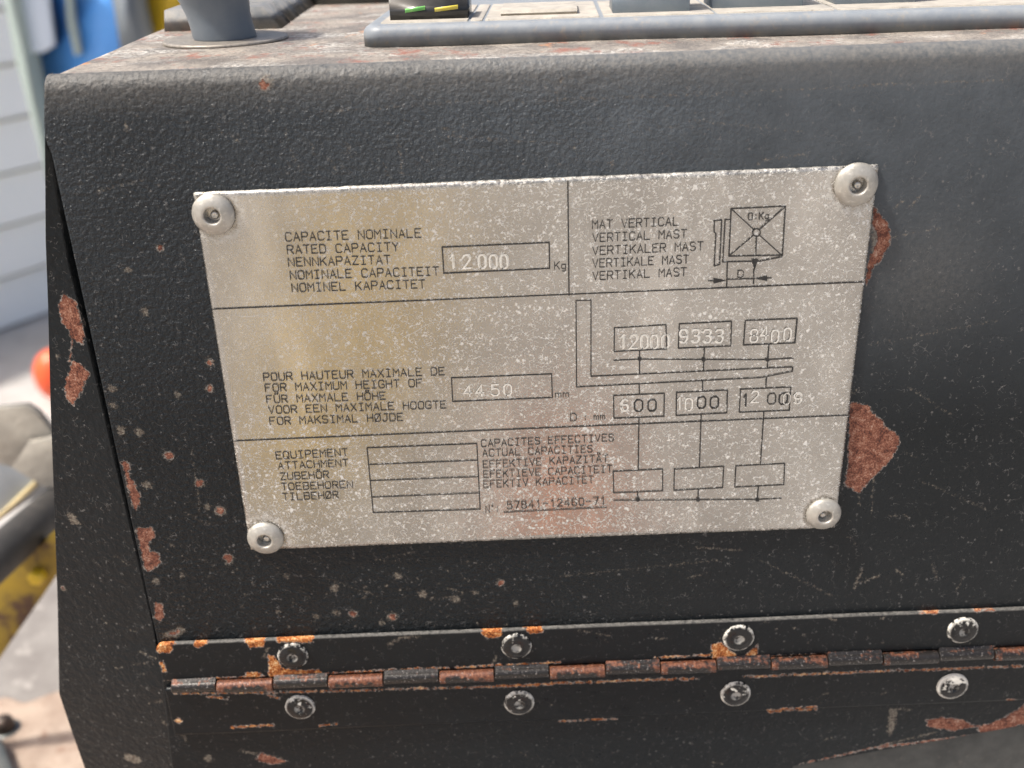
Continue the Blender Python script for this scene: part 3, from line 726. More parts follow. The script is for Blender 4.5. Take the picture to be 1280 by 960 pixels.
def text(bmx, s, a, b, h, w=0.19, jit=0.0, gw=None):
    "glyphs laid along the baseline a->b on the plate (photo pixels give the ends), cap height h px"
    A, B = pp(*a), pp(*b); n = len(s)
    H = (pp(a[0], a[1]-h)-A).length
    d = (B-A); 
    adv = d.length/(n-1+0.72) if n > 1 else d.length
    if n == 1: adv = d.length/0.72
    d.normalize(); up = Vector((0, 0, 1)); up = (up-d*up.dot(d)).normalized()
    for i, ch in enumerate(s):
        if ch == ' ' or ch not in G_: continue
        cw = (gw or 0.72)*adv/4
        dx, dy = (random.uniform(-jit, jit)*MM for _ in range(2))
        for st in G_[ch]:
            p = [A+d*(i*adv+x*cw+dx)+up*(y*H/6+dy) for x, y in st]
            ribbon(bmx, p, w*MM, nextlift(), closed=False)
TX = [
("CAPACITE NOMINALE",(357.3,301.7),(526.4,296.7),10.6),("RATED CAPACITY",(359.7,317.6),(498.3,313.7),10.3),("NENNKAPAZITAT",(361,333.2),(487.9,329.8),10.3),
("NOMINALE CAPACITEIT",(363.4,349.4),(548.6,344.1),10.2),("NOMINEL KAPACITET",(365.5,365.2),(531.4,360),10.0)],[
("MAT VERTICAL",(740.6,285.9),(848,281.6),10.2),("VERTICAL MAST",(741,302.5),(858,297.2),10.2),("VERTIKALER MAST",(741,318.8),(878.8,312.5),10.2),
("VERTIKALE MAST",(741,334.4),(860.6,329),10.0),("VERTIKAL MAST",(741,350),(858,344.7),10.0)],[
("POUR HAUTEUR MAXIMALE DE",(330,476.4),(555.7,468.8),9.4),("FOR MAXIMUM HEIGHT OF",(332.2,489.9),(527.6,483.4),9.2),("FÜR MAXMALE HÖHE",(333.9,504),(482,499.4),9.0),
("VOOR EEN MAXIMALE HOOGTE",(336.4,517.2),(557.7,510.2),9.0),("FOR MAKSIMAL HØJDE",(337.8,531.2),(503.7,526),9.0)],[
("EQUIPEMENT",(345.7,574),(434.8,569.8),8.8),("ATTACHMENT",(348.2,586.6),(435.4,582.7),8.4),("ZUBEHÖR",(351,599.9),(411.2,597.5),8.4),
("TOEBEHOREN",(352.4,612.8),(441,609.6),8.4),("TILBEHØR",(354.1,625.4),(423,622.7),8.4)],[
("CAPACITES EFFECTIVES",(602,558.8),(767,551.3),8.6),("ACTUAL CAPACITIES",(603.5,570.8),(740.5,565.4),8.6),("EFFEKTIVE KAPAZITÄT",(604.3,585),(760,577.3),8.6),
("EFEKTIEVE CAPACITEIT",(604.8,597.5),(765,590.5),8.6),("EFEKTIV KAPACITET",(605,610),(742,603.8),8.6)]
for blk in TX:
    for s_, a_, b_, h in blk:
        bm = bmesh.new(); text(bm, s_, a_, b_, h, 0.215, 0.02)
        bm_obj('printed_text', bm, M_INK, plate)
for s_, a_, b_, h, w in [("Kg", (693.3,336.6), (707.6,336.2), 9.3, .2), ("mm", (694.5,496.8), (710.8,496), 7.4, .18), ("D", (713.3,526.3), (720.5,526), 9, .2), (":", (729,526), (734,525.8), 9, .24),
                         ("mm", (742.5,524.5), (756,524), 7.0, .18), ("N':", (607.5,641), (624,640.2), 8.6, .23), ("57841-12460-71", (634.0,636.4), (757,630.4), 8.8, .24),
                         ("O:Kg", (935.5,275.0), (961,273.8), 8.5, .2), ("D", (922.3,346.8), (929,346.5), 8.5, .2)]:
    bm = bmesh.new(); text(bm, s_, a_, b_, h, w); bm_obj('printed_text', bm, M_INK, plate)
# hand-stamped numbers: dark ones and bright scratched ones
def ch(bmx, c, x, y, h=18, w=11, th=0.3):
    text(bmx, c, (x-w/2, y+0.3), (x+w/2, y-0.2), h, th, 0.0, gw=0.72)
Z6 = lambda x, y: (x/4+700, y/4+350)
def number(mat, items):
    "one stamped number; items: (glyph, x, y, h, w, stroke) in photo pixels"
    bm = bmesh.new()
    for it in items: ch(bm, *it)
    bm_obj('stamped_number', bm, mat, plate)
number(M_STAMP, [(c, x+q*1.7, 335.5-q, 16.5, 9.5, .36 if q == 0 else .15) for c, x in zip("12000", (566, 583.5, 602.8, 616.8, 630)) for q in (0, 1)])
number(M_STAMP, [(c, x, 495.4-(x-585)*.03, 13.5, 10, .34) for c, x in zip("4450", (585, 600, 619.5, 635))])
number(M_STAMP, [(c, *Z6(x+q*7, 342-q*3), 16.5, 9.5, .36 if q == 0 else .15) for c, x in zip("12000", (313, 367, 420, 470, 525)) for q in (0, 1)])
number(M_STAMP, [(c, *Z6(x+q*6, 313-q*3), 16, 10, .36 if q == 0 else .15) for c, x in zip("9333", (615, 675, 733, 793)) for q in (0, 1)])
number(M_STAMP, [(c, *Z6(x, y), 15.5, 9.5, .36) for c, x, y in zip("8400", (968, 1020, 1073, 1135), (310, 296, 313, 303))])
number(M_STAMP, [('6', *Z6(322, 655), 14, 9, .36), ('6', *Z6(328, 650), 13, 8, .2)])
number(M_INK, [('0', *Z6(393, 656), 14, 11, .36), ('0', *Z6(460, 655), 14, 11, .36)])
number(M_STAMP, [('1', *Z6(596, 647), 15, 8, .34), ('0', *Z6(643, 652), 15, 9.5, .36)])
number(M_INK, [('0', *Z6(707, 641), 14, 11, .38), ('0', *Z6(771, 640), 14, 11, .38)])
number(M_INK, [('1', *Z6(926, 630), 14, 8, .42), ('0', *Z6(1057, 620), 13, 11, .26), ('0', *Z6(1115, 621), 13.5, 11, .36)])
number(M_STAMP, [('2', *Z6(973, 612), 14, 9.5, .34), ('0', *Z6(1132, 620), 13, 9, .2)])
number(M_STAMP, [('9', *Z6(1187, 617), 13, 10.5, .32), ('0', *Z6(1190, 615), 11, 7, .2)])

# plate rivets
for i, ((cx, cy), r) in enumerate(zip(RIV, (5.0, 5.15, 4.9, 4.75))):
    c = PV(cx, cy, 1, YP-0.0002); r *= MM
    bm = bmesh.new()
    prof = [(r*0.97, -0.0006), (r, 0.0), (r*0.97, 0.0004), (r*0.86, 0.00095), (r*0.68, 0.0014), (r*0.52, 0.00165), (r*0.44, 0.00172), (r*0.40, 0.00162), (r*0.385, 0.0012), (r*0.36, -0.0010), (0.0, -0.0010)]
    lathe(bm, prof, c, PN, 56)
    for vv in bm.verts:
        k = mnoise.noise(Vector(vv.co)*900+Vector((i*7, 0, 0))); vv.co += Vector((k, k*0.6, -k))*0.00006
    rv = bm_obj('rivet', bm, M_RIVET, plate, True, origin=c)
    bm = bmesh.new(); pr = r*0.20
    lathe(bm, [(pr, -0.001), (pr, 0.0), (pr*0.7, 0.0004), (pr*0.2, 0.0003), (0, 0.0002)], Vector(c)+Vector((0.0003*(1, 1, 1, -1)[i], 0, -0.0002)), PN, 24)
    bm_obj('rivet_pin', bm, M_RIVET_PIN, rv, True)

# ================================================================== piano hinge
hz = lambda px, py: P(px, py, 1, -0.0015)[2]
hinge = empty('piano_hinge', PV(700, 845, 1, 0), 'long black continuous hinge with rusty knuckles riveted below the rating plate', 'hinge')
ZH0 = -0.0790            # top edge
ZKc = float(np.mean([P(300, 858, 1, -0.0035)[2], P(1000, 832, 1, -0.0035)[2]]))
RK = 0.00185
ZL1 = float(np.mean([P(400, 909, 1, -0.0015)[2], P(1280, 877, 1, -0.0015)[2]]))
def kx(px): return P(px, 858-(px-300)*0.037, 1, -0.0035)[0]
KB = [213, 270, 341, 410, 479, 549, 618, 687, 757, 826, 896, 964, 1035, 1104, 1174, 1243, 1313, 1383, 1452]
XK = [kx(p) for p in KB]
YL = -0.0015
def leaf(name, z0, z1, upper, Mh):
    x0 = -0.1110
    bm = None
    xs = np.arange(x0, XR-0.004, 0.00045); zs = np.linspace(z0, z1, max(6, int(abs(z1-z0)/0.00045)))
    X, Z = np.meshgrid(xs, zs)
    Y = np.full(X.shape, YL) + 0.00008*np.sin(X*90)
    if upper:   # rounded outer corner
        r = 0.0022; cx, cz = x0+r, z0-r
        m = (X < cx) & (Z > cz)
        dx, dz = X-cx, Z-cz; rr = np.maximum(np.abs(dx), np.abs(dz)); ll = np.hypot(dx, dz)+1e-12
        k = np.where(m, rr/ll, 1.0); X = np.where(m, cx+dx*k, X); Z = np.where(m, cz+dz*k, Z)
    R, Pp, O = Mh.field(X*1000, Z*1000)
    A = [np.pad(R, 1, mode='edge'), np.pad(Pp, 1, mode='edge'), np.pad(O, 1, mode='edge')]
    G = np.pad(np.stack([X, Y, Z], -1), ((1, 1), (1, 1), (0, 0)), mode='edge')
    back = 0.0013
    G[0, :, 1] += back; G[-1, :, 1] += back; G[1:-1, 0, 1] += back; G[1:-1, -1, 1] += back
    wr = np.zeros(A[0].shape)
    if upper: wr[:2, :] = 1.0
    grid_mesh(name, G, M_HINGE, hinge, dict(rust=A[0], pale=A[1], orange=A[2], grain=np.full(A[0].shape, .4), wear=wr))
Mh = Marks(); yh = YL
b5 = lambda L: [(a/6.854+190, b/6.857+780) for a, b in L]
h6 = lambda L: [(a/2.909+200, b/2.909+700) for a, b in L]
Mh.poly(b5([(15,150),(165,140),(190,170),(150,245),(50,245),(20,200)]), y=yh, orange=1)
Mh.poly(b5([(350,140),(450,135),(480,165),(390,205),(360,190)]), y=yh, orange=1, shrink=.1)
Mh.poly(b5([(60,330),(100,320),(130,405),(85,410)]), y=yh, orange=1, shrink=.1)
Mh.poly(b5([(100,500),(200,485),(220,510),(150,550),(110,530)]), y=yh, orange=1)
Mh.poly(b5([(370,485),(440,475),(470,520),(400,525)]), y=yh, orange=1)
Mh.poly(h6([(300,283),(385,278),(375,315),(330,318)]), y=yh, orange=1, shrink=-.1)
Mh.poly(h6([(405,270),(570,262),(550,300),(500,300),(430,298)]), y=yh, orange=1)
Mh.poly(h6([(395,345),(425,360),(440,395),(520,405),(575,400),(600,425),(500,445),(400,435)]), y=yh, orange=1, shrink=-.15)
Mh.poly(h6([(315,410),(365,408),(362,425),(312,428)]), y=yh, orange=1)
for a_, b_ in [((245,849),(330,845)),((410,842),(560,834)),((570,834),(700,828)),((820,822),(895,818))]: Mh.line(a_, b_, .9, y=yh, orange=.9)
z_7 = lambda L: [(a/3.2+560, b/3.2+700) for a, b in L]
Mh.poly(z_7([(135,290),(170,262),(215,268),(210,305),(160,312)]), y=yh, orange=1, shrink=-.1)
Mh.poly(z_7([(295,265),(380,258),(375,290),(330,292)]), y=yh, orange=1, shrink=-.05)
Mh.poly(z_7([(190,430),(245,432),(240,458),(195,455)]), y=yh, orange=.8, shrink=-.1); Mh.poly(z_7([(355,430),(405,428),(400,455),(360,455)]), y=yh, orange=.8, shrink=-.1)
Mh.poly(z_7([(640,420),(840,412),(838,432),(640,436)]), y=yh, orange=.8)
Mh.poly(z_7([(1055,340),(1090,330),(1150,380),(1150,415),(1070,425),(1058,390)]), y=yh, orange=.9, shrink=-.1)
Mh.poly(z_7([(1175,395),(1235,340),(1240,370),(1190,418)]), y=yh, orange=.9)
Mh.poly(z_7([(1085,350),(1110,340),(1150,390),(1130,410)]), 'p', y=yh, shrink=-.1)
y8 = lambda L: [(a/3.2+880, b/3.2+700) for a, b in L]
Mh.poly(y8([(490,380),(715,372),(710,395),(500,402)]), y=yh, orange=.5, shrink=-.2)
Mh.poly(y8([(940,368),(1160,350),(1160,378),(945,395)]), y=yh, orange=.4, shrink=-.3); Mh.poly(y8([(245,385),(440,378),(430,388),(250,393)]), y=yh, orange=.8)
Mh.poly(y8([(850,205),(960,200),(940,214),(860,214)]), y=yh, orange=.5); Mh.poly(y8([(1060,190),(1180,182),(1160,202),(1080,205)]), y=yh, orange=.5)
Mh.line((205,800), (460,790), .5, y=yh, orange=.8); Mh.line((1100,765), (1280,758), .8, y=yh, orange=.3)
for a_, b_, w in [((485,806),(500,798),2.2),((500,797),(525,796),1.6),((335,810),(330,822),1.8),((725,788),(760,795),.9),((820,798),(832,798),1.0),((1035,773),(1045,775),.8),((1102,773),(1108,772),.9),((1080,798),(1084,796),.6),((955,777),(958,778),.7),((620,820),(612,842),1.4)]:
    Mh.line(a_, b_, w, 'p', yh)
for _ in range(26): Mh.spot(random.uniform(230, 1270), random.uniform(775, 815), random.uniform(.5, 1.0), 'p', yh)
Ml2 = Marks()
for a_, b_, w, o in [((218,867),(300,866),.6,1),((300,866),(470,863),.9,.8),((470,862),(620,858),.9,.8),((620,858),(690,855),1.6,.9),((690,854),(870,848),1.2,.9),((930,846),(1130,838),1.0,.7),((1130,838),(1290,832),1.1,.5),
                     ((260,871),(285,873),1.3,1),((335,870),(350,872),1.4,.9),((1260,876),(1270,876),2.2,.3),((960,888),(1020,884),1.1,.8),((290,909),(340,906),1.4,1),((400,907),(420,905),.8,1)]:
    Ml2.line(a_, b_, w, 'r', yh, o)
Ml2.spot(223, 901, 4.5, 'r', yh, 1)
for _ in range(16): Ml2.spot(random.uniform(240, 1270), random.uniform(870, 885), random.uniform(.5, 1.0), 'p', yh)
Ml2.line((1100,868),(1112,866),.8,'p',yh); Ml2.line((1028,869),(1034,867),1.0,'p',yh)
ZU1 = ZKc+RK*0.95
leaf('upper_leaf', ZH0, ZU1, True, Mh)
leaf('lower_leaf', ZKc-RK*0.75, ZL1, False, Ml2)
for i in range(len(XK)-1):
    x0, x1 = XK[i]+0.00015, XK[i+1]-0.00015
    lower = (i % 2 == 1)           # belongs to the lower leaf: open slot above it
    c = Vector(((x0+x1)/2, -0.0024 if lower else -0.0021, ZKc-(0.0002 if lower else -0.0001)))
    rk = RK*(1.0 if lower else 0.93)
    bm = bmesh.new(); L = (x1-x0)/2
    lathe(bm, [(0, -L), (rk*0.9, -L), (rk, -L+0.0002), (rk, -L*0.5), (rk*1.01, 0), (rk, L*0.5), (rk, L-0.0002), (rk*0.9, L), (0, L)], c, Vector((1, 0, 0)), 40)
    if not lower:                  # web that rolls up into the upper leaf
        n0 = len(bm.verts)
        prism(bm, [Vector((x0+.0001, c.y-rk*0.72, c.z+rk*0.55)), Vector((x0+.0001, YL-0.00015, c.z+rk*1.35)), Vector((x0+.0001, YL+0.0006, c.z+rk*1.35)), Vector((x0+.0001, c.y+rk*0.3, c.z+rk*0.6))], (x1-x0-.0002, 0, 0))
    bm_obj('hinge_knuckle', bm, M_KN_R if lower else M_KN_B, hinge, True, origin=c)
if True:   # smooth shading by angle for barrels
    for o in hinge.children:
        if o.name.startswith('hinge_knuckle'):
            me = o.data
            me.polygons.foreach_set('use_smooth', [abs(p.normal.x) < 0.5 and p.area < 1e-6*3 for p in me.polygons])
HR = [(366,820,22.5),(645.5,808,22.5),(923.5,797.5,23),(1203.5,788,23),(375,884,22.5),(649,878.5,23),(919.5,867.5,23),(1190.5,858,24)]
for i, (cx, cy, rp) in enumerate(HR):
    c = PV(cx, cy, 1, YL-0.0004); r = rp*0.2*MM*0.97
    bm = bmesh.new()
    hh = 0.0009
    lathe(bm, [(r, -0.0006), (r, 0.0), (r*0.97, hh*0.25), (r*0.88, hh*0.6), (r*0.7, hh*0.88), (r*0.5, hh), (r*0.38, hh*1.05), (r*0.33, hh*0.98), (r*0.27, hh*0.55), (r*0.12, hh*0.35), (0, hh*0.4)], c, PN, 48)
    for vv in bm.verts:
        k = mnoise.noise(Vector(vv.co)*700+Vector((i*5, 3, 0))); vv.co += Vector((k, k*0.8, -k))*0.00012
    o = bm_obj('hinge_rivet', bm, M_HRIVET, hinge, True, origin=c); o.color = ((.2, .35, .45, .55, .75, .55, .6, 1.0)[i], 0, 0, 1)

# ================================================================== things on the console top
def tp(px, py, z=ZT): return PV(px, py, 2, z)
# switch tray, slightly askew
trA = tp(452, 60); trB = tp(1280, 36)
dirx = (trB-trA); dirx.z = 0; dirx.normalize(); diry = Vector((-dirx.y, dirx.x, 0))
tray = empty('switch_panel', trA, 'long grey plastic switch panel with dusty top lying along the console top', 'switch panel')
TH = 0.0050
def fr(u, v, w=0.0): return trA+dirx*u+diry*v+Vector((0, 0, w))
LT, DT = 0.26, 0.13
bm = bmesh.new()
prism(bm, [fr(0, 0), fr(LT, 0), fr(LT, DT), fr(0, DT)], (0, 0, TH))
ed = [e for e in bm.edges if abs((e.verts[0].co-e.verts[1].co).z) > TH*0.5]
bmesh.ops.bevel(bm, geom=ed, offset=0.005, segments=6, profile=0.5, affect='EDGES')
ed = [e for e in bm.edges if all(v.co.z > ZT+TH*0.9 for v in e.verts) and len(e.link_faces) == 2 and e.calc_face_angle(0) > 0.5]
bmesh.ops.bevel(bm, geom=ed, offset=0.0022, segments=4, profile=0.5, affect='EDGES')
bm_obj('tray_frame', bm, M_TRAY, tray, True)
def cell(u0, u1, v0=0.0048, v1=0.045, z0=TH-0.0004, z1=TH+0.0003, name='dusty_insert', mat=M_TRAYTOP, bev=0.0004):
    bm = bmesh.new(); prism(bm, [fr(u0, v0, z0), fr(u1, v0, z0), fr(u1, v1, z0), fr(u0, v1, z0)], (0, 0, z1-z0)); bevel(bm, bev, 3)
    return bm_obj(name, bm, mat, tray, True)
def u_of(px, py, z=ZT+TH): return (tp(px, py, z)-trA).dot(dirx)
def v_of(px, py, z=ZT+TH): return (tp(px, py, z)-trA).dot(diry)
u1, u2, u3, u4 = u_of(586, 27), u_of(604, 27), u_of(750, 24), u_of(760, 24)
cell(0.0045, u1-.0004); cell(u1+.0004, u2-.0004); cell(u2+.0004, u3)
cell(u3+.0012, u_of(893, 18)); cell(u_of(893, 18)+.0010, u_of(1045, 14)); cell(u_of(1045, 14)+.001, 0.25)
cell(u_of(626, 22), u_of(722, 20), v_of(626, 22)+0.001, 0.032, TH, TH+0.0016, 'blank_plate', M_TRAYTOP, 0.0006)
def switch(px0, px1, pyb, h=0.011):
    cell(u_of(px0, pyb), u_of(px1, pyb-2), v_of(px0, pyb), v_of(px0, pyb)+0.016, TH-0.001, TH+h, 'rocker_switch', M_SWITCH, 0.0006)
switch(766, 863, 18); switch(890, 1006, 12); switch(1044, 1147, 7, .012)
# indicator unit with two lenses
ind_u0, ind_u1 = u_of(488, 27), u_of(583, 27)
iv = v_of(488, 27)
bm = bmesh.new(); prism(bm, [fr(ind_u0, iv, TH-.001), fr(ind_u1, iv, TH-.001), fr(ind_u1, iv+.015, TH-.001), fr(ind_u0, iv+.015, TH-.001)], (0, 0, 0.0062)); bevel(bm, 0.0022, 5)
ind = bm_obj('indicator_unit', bm, M_BLACKPL, tray, True)
for a_, b_, m in ((0.20, 0.46, M_GREEN), (0.58, 0.88, M_YELLENS)):
    w = ind_u1-ind_u0
    bm = bmesh.new(); prism(bm, [fr(ind_u0+w*a_, iv-.0004, TH+.0020), fr(ind_u0+w*b_, iv-.0004, TH+.0026), fr(ind_u0+w*b_, iv+.0002, TH+.0040), fr(ind_u0+w*a_, iv+.0002, TH+.0034)], diry*0.003); bevel(bm, .0003, 2)
    bm_obj('indicator_lens', bm, m, ind, True)

# control lever with its disc
lc = tp(283, 51)
lev = empty('control_lever', lc, 'blue grey plastic lever boot rising from a worn metal disc', 'lever')
bm = bmesh.new(); rd = (tp(361, 47)-tp(204, 58)).length/2
lathe(bm, [(0, 0.0), (rd, 0.0), (rd*1.005, 0.0003), (rd*1.0, 0.0007), (rd*0.975, 0.0009), (rd*0.95, 0.0008), (0, 0.0008)], lc, Vector((0, 0, 1)), 72)
bm_obj('base_disc', bm, M_DISC, lev, True)
bm = bmesh.new(); rb = (tp(321, 46)-tp(243, 50)).length/2
lathe(bm, [(rb*0.97, 0.0007), (rb*1.0, 0.0013), (rb*0.985, 0.004), (rb*1.0, 0.007), (rb*1.07, 0.010), (rb*1.2, 0.013), (rb*1.38, 0.017), (rb*1.5, 0.022), (rb*1.5, 0.032), (rb*1.1, 0.040), (0, 0.043)], lc, Vector((0, 0, 1)), 56, shear=(-0.16, 0, 0))
bm_obj('lever_boot', bm, M_KNOB, lev, True)
bm = bmesh.new()   # fin on the left flank
q = [lc+Vector((-rb*0.95, 0, .006)), lc+Vector((-rb*1.05, 0, .0095)), lc+Vector((-rb*1.7, 0, .0155)), lc+Vector((-rb*2.3, 0, .021)), lc+Vector((-rb*1.0, 0, .026)), lc+Vector((-rb*0.5, 0, .012))]
prism(bm, [p+Vector((0, -rb*.3, 0)) for p in q], (0, rb*.9, 0)); bevel(bm, rb*.2, 4)
bm_obj('lever_fin', bm, M_KNOB, lev, True)

# ribbed rubber pad
pa, pb = tp(213, 37), tp(350, 35)
pad_ = empty('ribbed_pad', pa, 'ribbed dusty grey rubber pad behind the lever on the console top', 'rubber pad')
y0 = min(pa.y, pb.y)
xl_, xr_ = pa.x, pb.x
for k in range(7):
    yk = y0+k*0.0185
    wdt = 0.0165
    bm = bmesh.new()
    prism(bm, [Vector((xl_, yk, ZT-.0002)), Vector((xr_+.0005, yk, ZT-.0002)), Vector((xr_+.0005, yk+wdt, ZT-.0002)), Vector((xl_, yk+wdt, ZT-.0002))], (0, 0, 0.0062))
    for v in bm.verts:
        if v.co.z > ZT+.003:
            if v.co.x > (xl_+xr_)/2: v.co.x -= 0.005
            else: v.co.x += 0.001
    bevel(bm, 0.0008, 3)
    bm_obj('rib', bm, M_RUBBER, pad_, True)
# steel bar far back on the top
bm = bmesh.new(); a_ = tp(392, 7); prism(bm, [a_, a_+Vector((.03, 0, 0)), a_+Vector((.03, .02, 0)), a_+Vector((0, .02, 0))], (0, 0, .006)); bevel(bm, .002, 4)
tag(bm_obj('steel_bar', bm, M_GREYSTEEL, None, True, origin=a_), 'short grey bar on the rusty console top behind the switch panel corner', 'bar')

# ================================================================== background at the left
# pale boarded wall
wa, wb = P(0, 416, 2, FLOOR_Z), P(55, 396, 2, FLOOR_Z)
wd = Vector(wb-wa); wd.normalize()
wn = Vector((-wd.y, wd.x, 0))
if wn.dot(Vector(CAM)-Vector(wa)) > 0: wn = -wn      # points away from camera
org = Vector(wa)-wd*0.7
wall = empty('boarded_wall', org, 'pale grey white wall of wide horizontal boards beyond the floor', 'wall')
M_BOARD = simple('pale_board', (0.84, 0.86, 0.83), (0.88, 0.89, 0.86), 3, 0.6)
bm = bmesh.new(); LB = 4.0
prism(bm, [org+wn*0.05, org+wd*LB+wn*0.05, org+wd*LB+wn*0.2, org+wn*0.2], (0, 0, 1.03))
bm_obj('wall_core', bm, M_BOARD, wall)
bm = bmesh.new(); hb = 0.145
for k in range(7):
    zb = FLOOR_Z+0.01+k*hb
    a0 = org+Vector((0, 0, zb-FLOOR_Z))
    prism(bm, [a0, a0+wn*0.048, a0+wn*0.048+Vector((0, 0, hb-.014)), a0+wn*0.02+Vector((0, 0, hb-.014))], wd*LB)
bm_obj('wall_boards', bm, M_BOARD, wall)
# blue machine: body, pale window panel, stripe, frame
D0 = 1.6
def slab(name, px, depth, thick, mat, parent=None, bev=0.01):
    bm = bmesh.new(); q = [PV(x, y, 1, depth) for x, y in px]
    prism(bm, q, (0, thick, 0)); bevel(bm, bev, 3)
    return bm_obj(name, bm, mat, parent, True) if parent else bm
blue = empty('blue_machine', PV(80, 160, 1, D0), 'blurred blue machine cab behind the console with a pale panel and white stripe', 'machine')
slab('body', [(14, -60), (150, -60), (140, 0), (152, 60), (160, 190), (66, 190), (40, 90)], D0, 0.5, M_BLUE, blue)
slab('pale_panel', [(12, -50), (56, -50), (58, 0), (65, 58), (52, 66), (34, 66), (20, 20)], D0-.03, 0.028, M_WHITEP, blue)
slab('white_stripe', [(78, -50), (84, -50), (91, 20), (100, 68), (93, 70), (84, 30)], D0-.02, 0.018, M_FRAMEP, blue, .003)
slab('frame_post', [(-4, -50), (12, -50), (34, 70), (60, 185), (60, 230), (45, 170), (18, 70)], D0-.05, 0.09, M_FRAMEP, blue)
gp = slab('grey_post', [(132, -50), (162, -50), (170, 10), (182, 60), (152, 70), (144, 20)], D0-.4, 0.12, M_GREYPOST)
tag(bm_obj('grey_post', gp, M_GREYPOST, None, True, origin=PV(155, 60, 1, D0-.4)), 'blurred dark grey post between the blue machine and the yellow guard', 'post')
gy = slab('yellow', [(168, -50), (235, -50), (240, 60), (185, 60), (178, 30)], D0-.35, 0.12, M_YELLOW2)
tag(bm_obj('yellow_guard', gy, M_YELLOW2, None, True, origin=PV(200, 60, 1, D0-.35)), 'blurred bright yellow guard beside the dark lever', 'guard')
# orange marker ball lying on the floor
oc_ = PV(70, 468, 2, FLOOR_Z+0.075)
bm = bmesh.new(); bmesh.ops.create_uvsphere(bm, u_segments=32, v_segments=20, radius=1)
orr = (Vector(CAM)-oc_).length*28/F_PX
for v in bm.verts: v.co = oc_+Vector((v.co.x*orr*0.85, v.co.y*orr*.85, v.co.z*orr*1.1))
tag(bm_obj('marker_ball', bm, M_ORANGE, None, True, origin=oc_), 'blurred orange red rounded marker on the floor half hidden by the console edge', 'marker')
# machine parts nearer the camera, left of the console
def bar(name, a, b, ya, yb, r, mat, label, cat, ext=0.5):
    A, B = PV(*a, 1, ya), PV(*b, 1, yb); d = (B-A); A2 = A-d*ext; B2 = B+d*ext; L = (B2-A2).length
    bm = bmesh.new(); lathe(bm, [(0, 0), (r*.9, 0), (r, r*.1), (r, L-r*.1), (r*.9, L), (0, L)], A2, (B2-A2), 40)
    o = bm_obj(name, bm, mat, None, True, origin=A2); return tag(o, label, cat)
bar('round_rail', (0, 694), (67, 634), 0.20, 0.26, 0.0105, M_BAR, 'dark grey round rail running behind the left console edge above the yellow beam', 'rail', 1.2)
bm = bmesh.new()
q = [PV(-60, 790, 1, .22), PV(0, 728, 1, .22), PV(75, 660, 1, .22), PV(120, 620, 1, .22), PV(120, 670, 1, .22), PV(72, 718, 1, .22), PV(0, 822, 1, .22), PV(-60, 905, 1, .22)]
prism(bm, q, (0, .006, 0)); bevel(bm, .001, 3)
yb_ = empty('yellow_beam', PV(40, 740, 1, .22), 'chipped yellow steel beam with rust spots left of the console', 'beam')
bm_obj('beam', bm, M_YELLOW, yb_, True)
bm = bmesh.new(); c = PV(46, 722, 1, .217); lathe(bm, [(0.0045, -.003), (.0045, .001), (.0035, .0025), (0, .003)], c, PN, 6)
bm_obj('bolt_head', bm, simple('yellow_bolt', (0.7, 0.5, 0.03), (0.6, .4, .02), 100, .3), yb_)
strip = empty('steel_strip', PV(20, 625, 1, .3), 'pale blue grey metal strip with a cream edge under the beige cover', 'strip')
slab('strip', [(-60, 590), (0, 575), (48, 604), (62, 612), (30, 630), (-60, 690)], .30, .005, M_STRIP, strip, .001)
slab('cream_edge', [(-60, 684), (0, 642), (40, 603), (47, 606), (0, 650), (-60, 694)], .297, .004, M_CREAM, strip, .001)
bg_ = empty('beige_cover', PV(30, 560, 1, .3), 'beige grey folded cover wrapped over the machine left of the console', 'cover')
slab('cover_upper', [(-60, 520), (0, 512), (32, 509), (46, 518), (64, 540), (69, 549), (33, 556), (15, 584), (0, 580), (-60, 560)], .27, .006, M_BEIGE, bg_, .003)
slab('cover_lower', [(34, 555), (70, 548), (90, 556), (95, 612), (56, 609), (40, 600), (15, 584)], .262, .006, M_BEIGE, bg_, .003)
# rusty deck plate low in the corner, with a bolt and an angle
DZ = -0.33
def deck():
    xs = np.linspace(-0.75, -0.06, 160)
    e0, e1 = P(0, 880, 2, DZ), P(75, 862, 2, DZ)
    sl_ = (e1[1]-e0[1])/(e1[0]-e0[0])
    G = []
    for x in xs:
        ye = e0[1]+sl_*(x-e0[0])+0.004*math.sin(x*90)+0.003*math.sin(x*210+1)
        v = np.linspace(0, 1, 60)
        y = ye-0.6*v**1.6
        z = DZ+0.0025*np.array([mnoise.fractal(Vector((x*14, yy*14, 3)), 0.8, 2.0, 4) for yy in y])
        z[0] -= 0.02
        G.append(np.stack([np.full(60, x), y, z], -1))
    o = grid_mesh('deck_plate', np.array(G), M_DECK, None)
    tag(o, 'brown rusty dirty deck plate low in the corner left of the console', 'deck')
deck()
z_ = DZ-.012
q = [PV(-80, 900, 2, z_), PV(110, 880, 2, z_), PV(110, 690, 2, z_), PV(-80, 690, 2, z_)]
bm = bmesh.new(); prism(bm, q, (0, 0, -.01)); bevel(bm, .002, 2)
tag(bm_obj('step_plate', bm, simple('grey_step_steel', (0.17, 0.155, 0.145), (0.24, 0.225, 0.21), 30, 0.7, 0, 0.3*MM, c3=(0.30, 0.28, 0.26), sc3=50), None, True, origin=q[0]), 'plain grey step plate behind the brown rusty deck, below the yellow beam', 'step')
bc = PV(4, 902, 2, DZ+.006)
bt = empty('deck_bolt', bc, 'dark rusty round headed bolt on the brown deck', 'bolt')
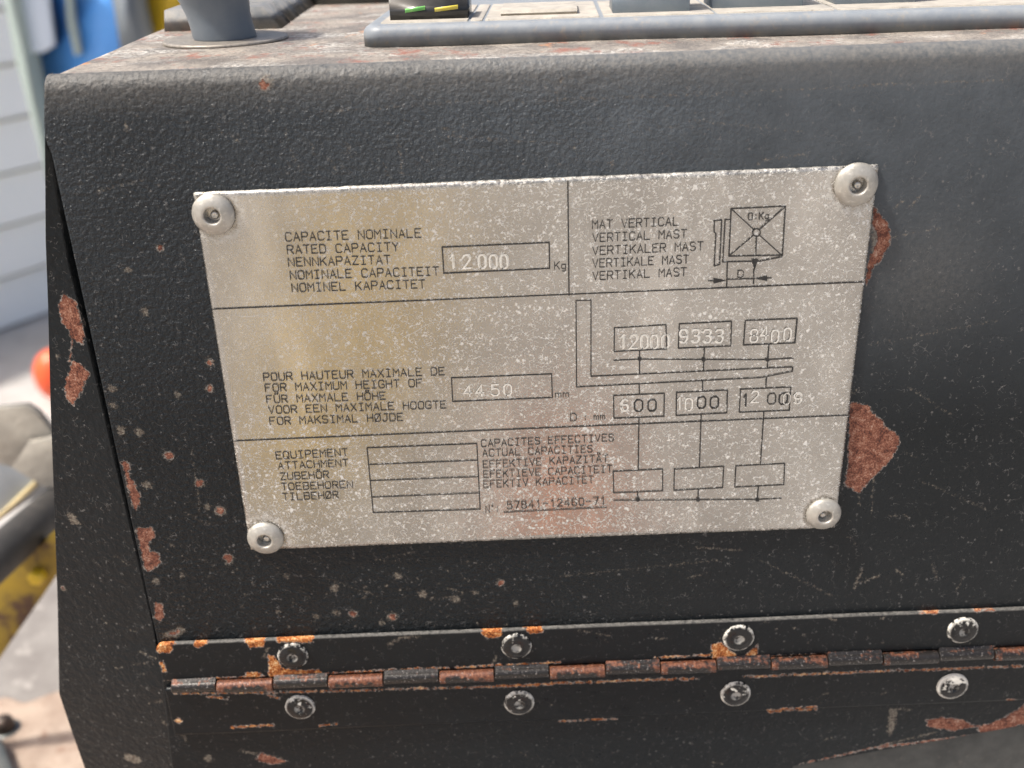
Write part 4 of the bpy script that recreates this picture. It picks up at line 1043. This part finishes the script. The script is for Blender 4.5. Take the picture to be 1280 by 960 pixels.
bm = bmesh.new(); lathe(bm, [(.0058, -.008), (.0058, -.002), (.005, .0015), (.003, .003), (0, .0034)], bc, Vector((0, 0, 1)), 24); bm_obj('bolt_head', bm, M_DARKBOLT, bt, True)
bm = bmesh.new(); lathe(bm, [(0, -.008), (.0085, -.008), (.0085, -.0055), (0, -.0055)], bc, Vector((0, 0, 1)), 28); bm_obj('washer', bm, M_GREYSTEEL, bt, True)
bm = bmesh.new()
q = [PV(-30, 900, 2, DZ+.008), PV(2, 925, 2, DZ+.008), PV(20, 975, 2, DZ+.008), PV(-30, 975, 2, DZ+.008)]
prism(bm, q, (0, 0, -.01)); bevel(bm, .001, 2)
tag(bm_obj('steel_bracket', bm, M_GREYSTEEL, None, True, origin=q[1]), 'dark grey bracket corner at the bottom left on the brown deck', 'bracket')

# ------------------------------------------------------------------ dusty air
wm = bpy.data.materials.new('dusty_air'); wm.use_nodes = True; n_ = wm.node_tree
n_.nodes.remove(n_.nodes['Principled BSDF'])
pv = n_.nodes.new('ShaderNodeVolumePrincipled'); pv.inputs['Color'].default_value = (0.93, 0.96, 1.0, 1)
pv.inputs['Density'].default_value = HAZE; pv.inputs['Anisotropy'].default_value = 0.6
n_.links.new(pv.outputs[0], n_.nodes['Material Output'].inputs['Volume'])
if HAZE > 0:
    bm = bmesh.new(); box(bm, -6, 6, -3, 6, -2.3, 0.75)
    hz_ = bm_obj('haze', bm, wm); tag(hz_, kind='stuff')

# ------------------------------------------------------------------ out-of-view reflectors added in front of the console to colour the plate's reflections
def mirrored(pts, z, thick, name, mat, label, cat, bev=.01):
    q = []
    for x, y in pts:
        v = PV(x, y, 2, z); v.y = -v.y; q.append(v)
    bm = bmesh.new(); prism(bm, q, (0, 0, -thick)); bevel(bm, bev, 3)
    return tag(bm_obj(name, bm, mat, None, True, origin=q[0]), label, cat)
mirrored([(385,150),(515,150),(512,420),(430,560),(300,640),(290,600),(385,400)], -.35, .05, 'yellow_reflector', M_YELLOW2,
         'added bent yellow platform seen only as a reflection in the plate', 'reflector')
mirrored([(685,540),(740,540),(755,690),(670,690)], -.3, .05, 'orange_reflector', simple('orange_reflector_rubber', (0.9, 0.26, 0.05), (0.85, 0.22, 0.04), 10, 0.5),
         'added orange reflector seen only as a reflection low in the plate', 'mat')
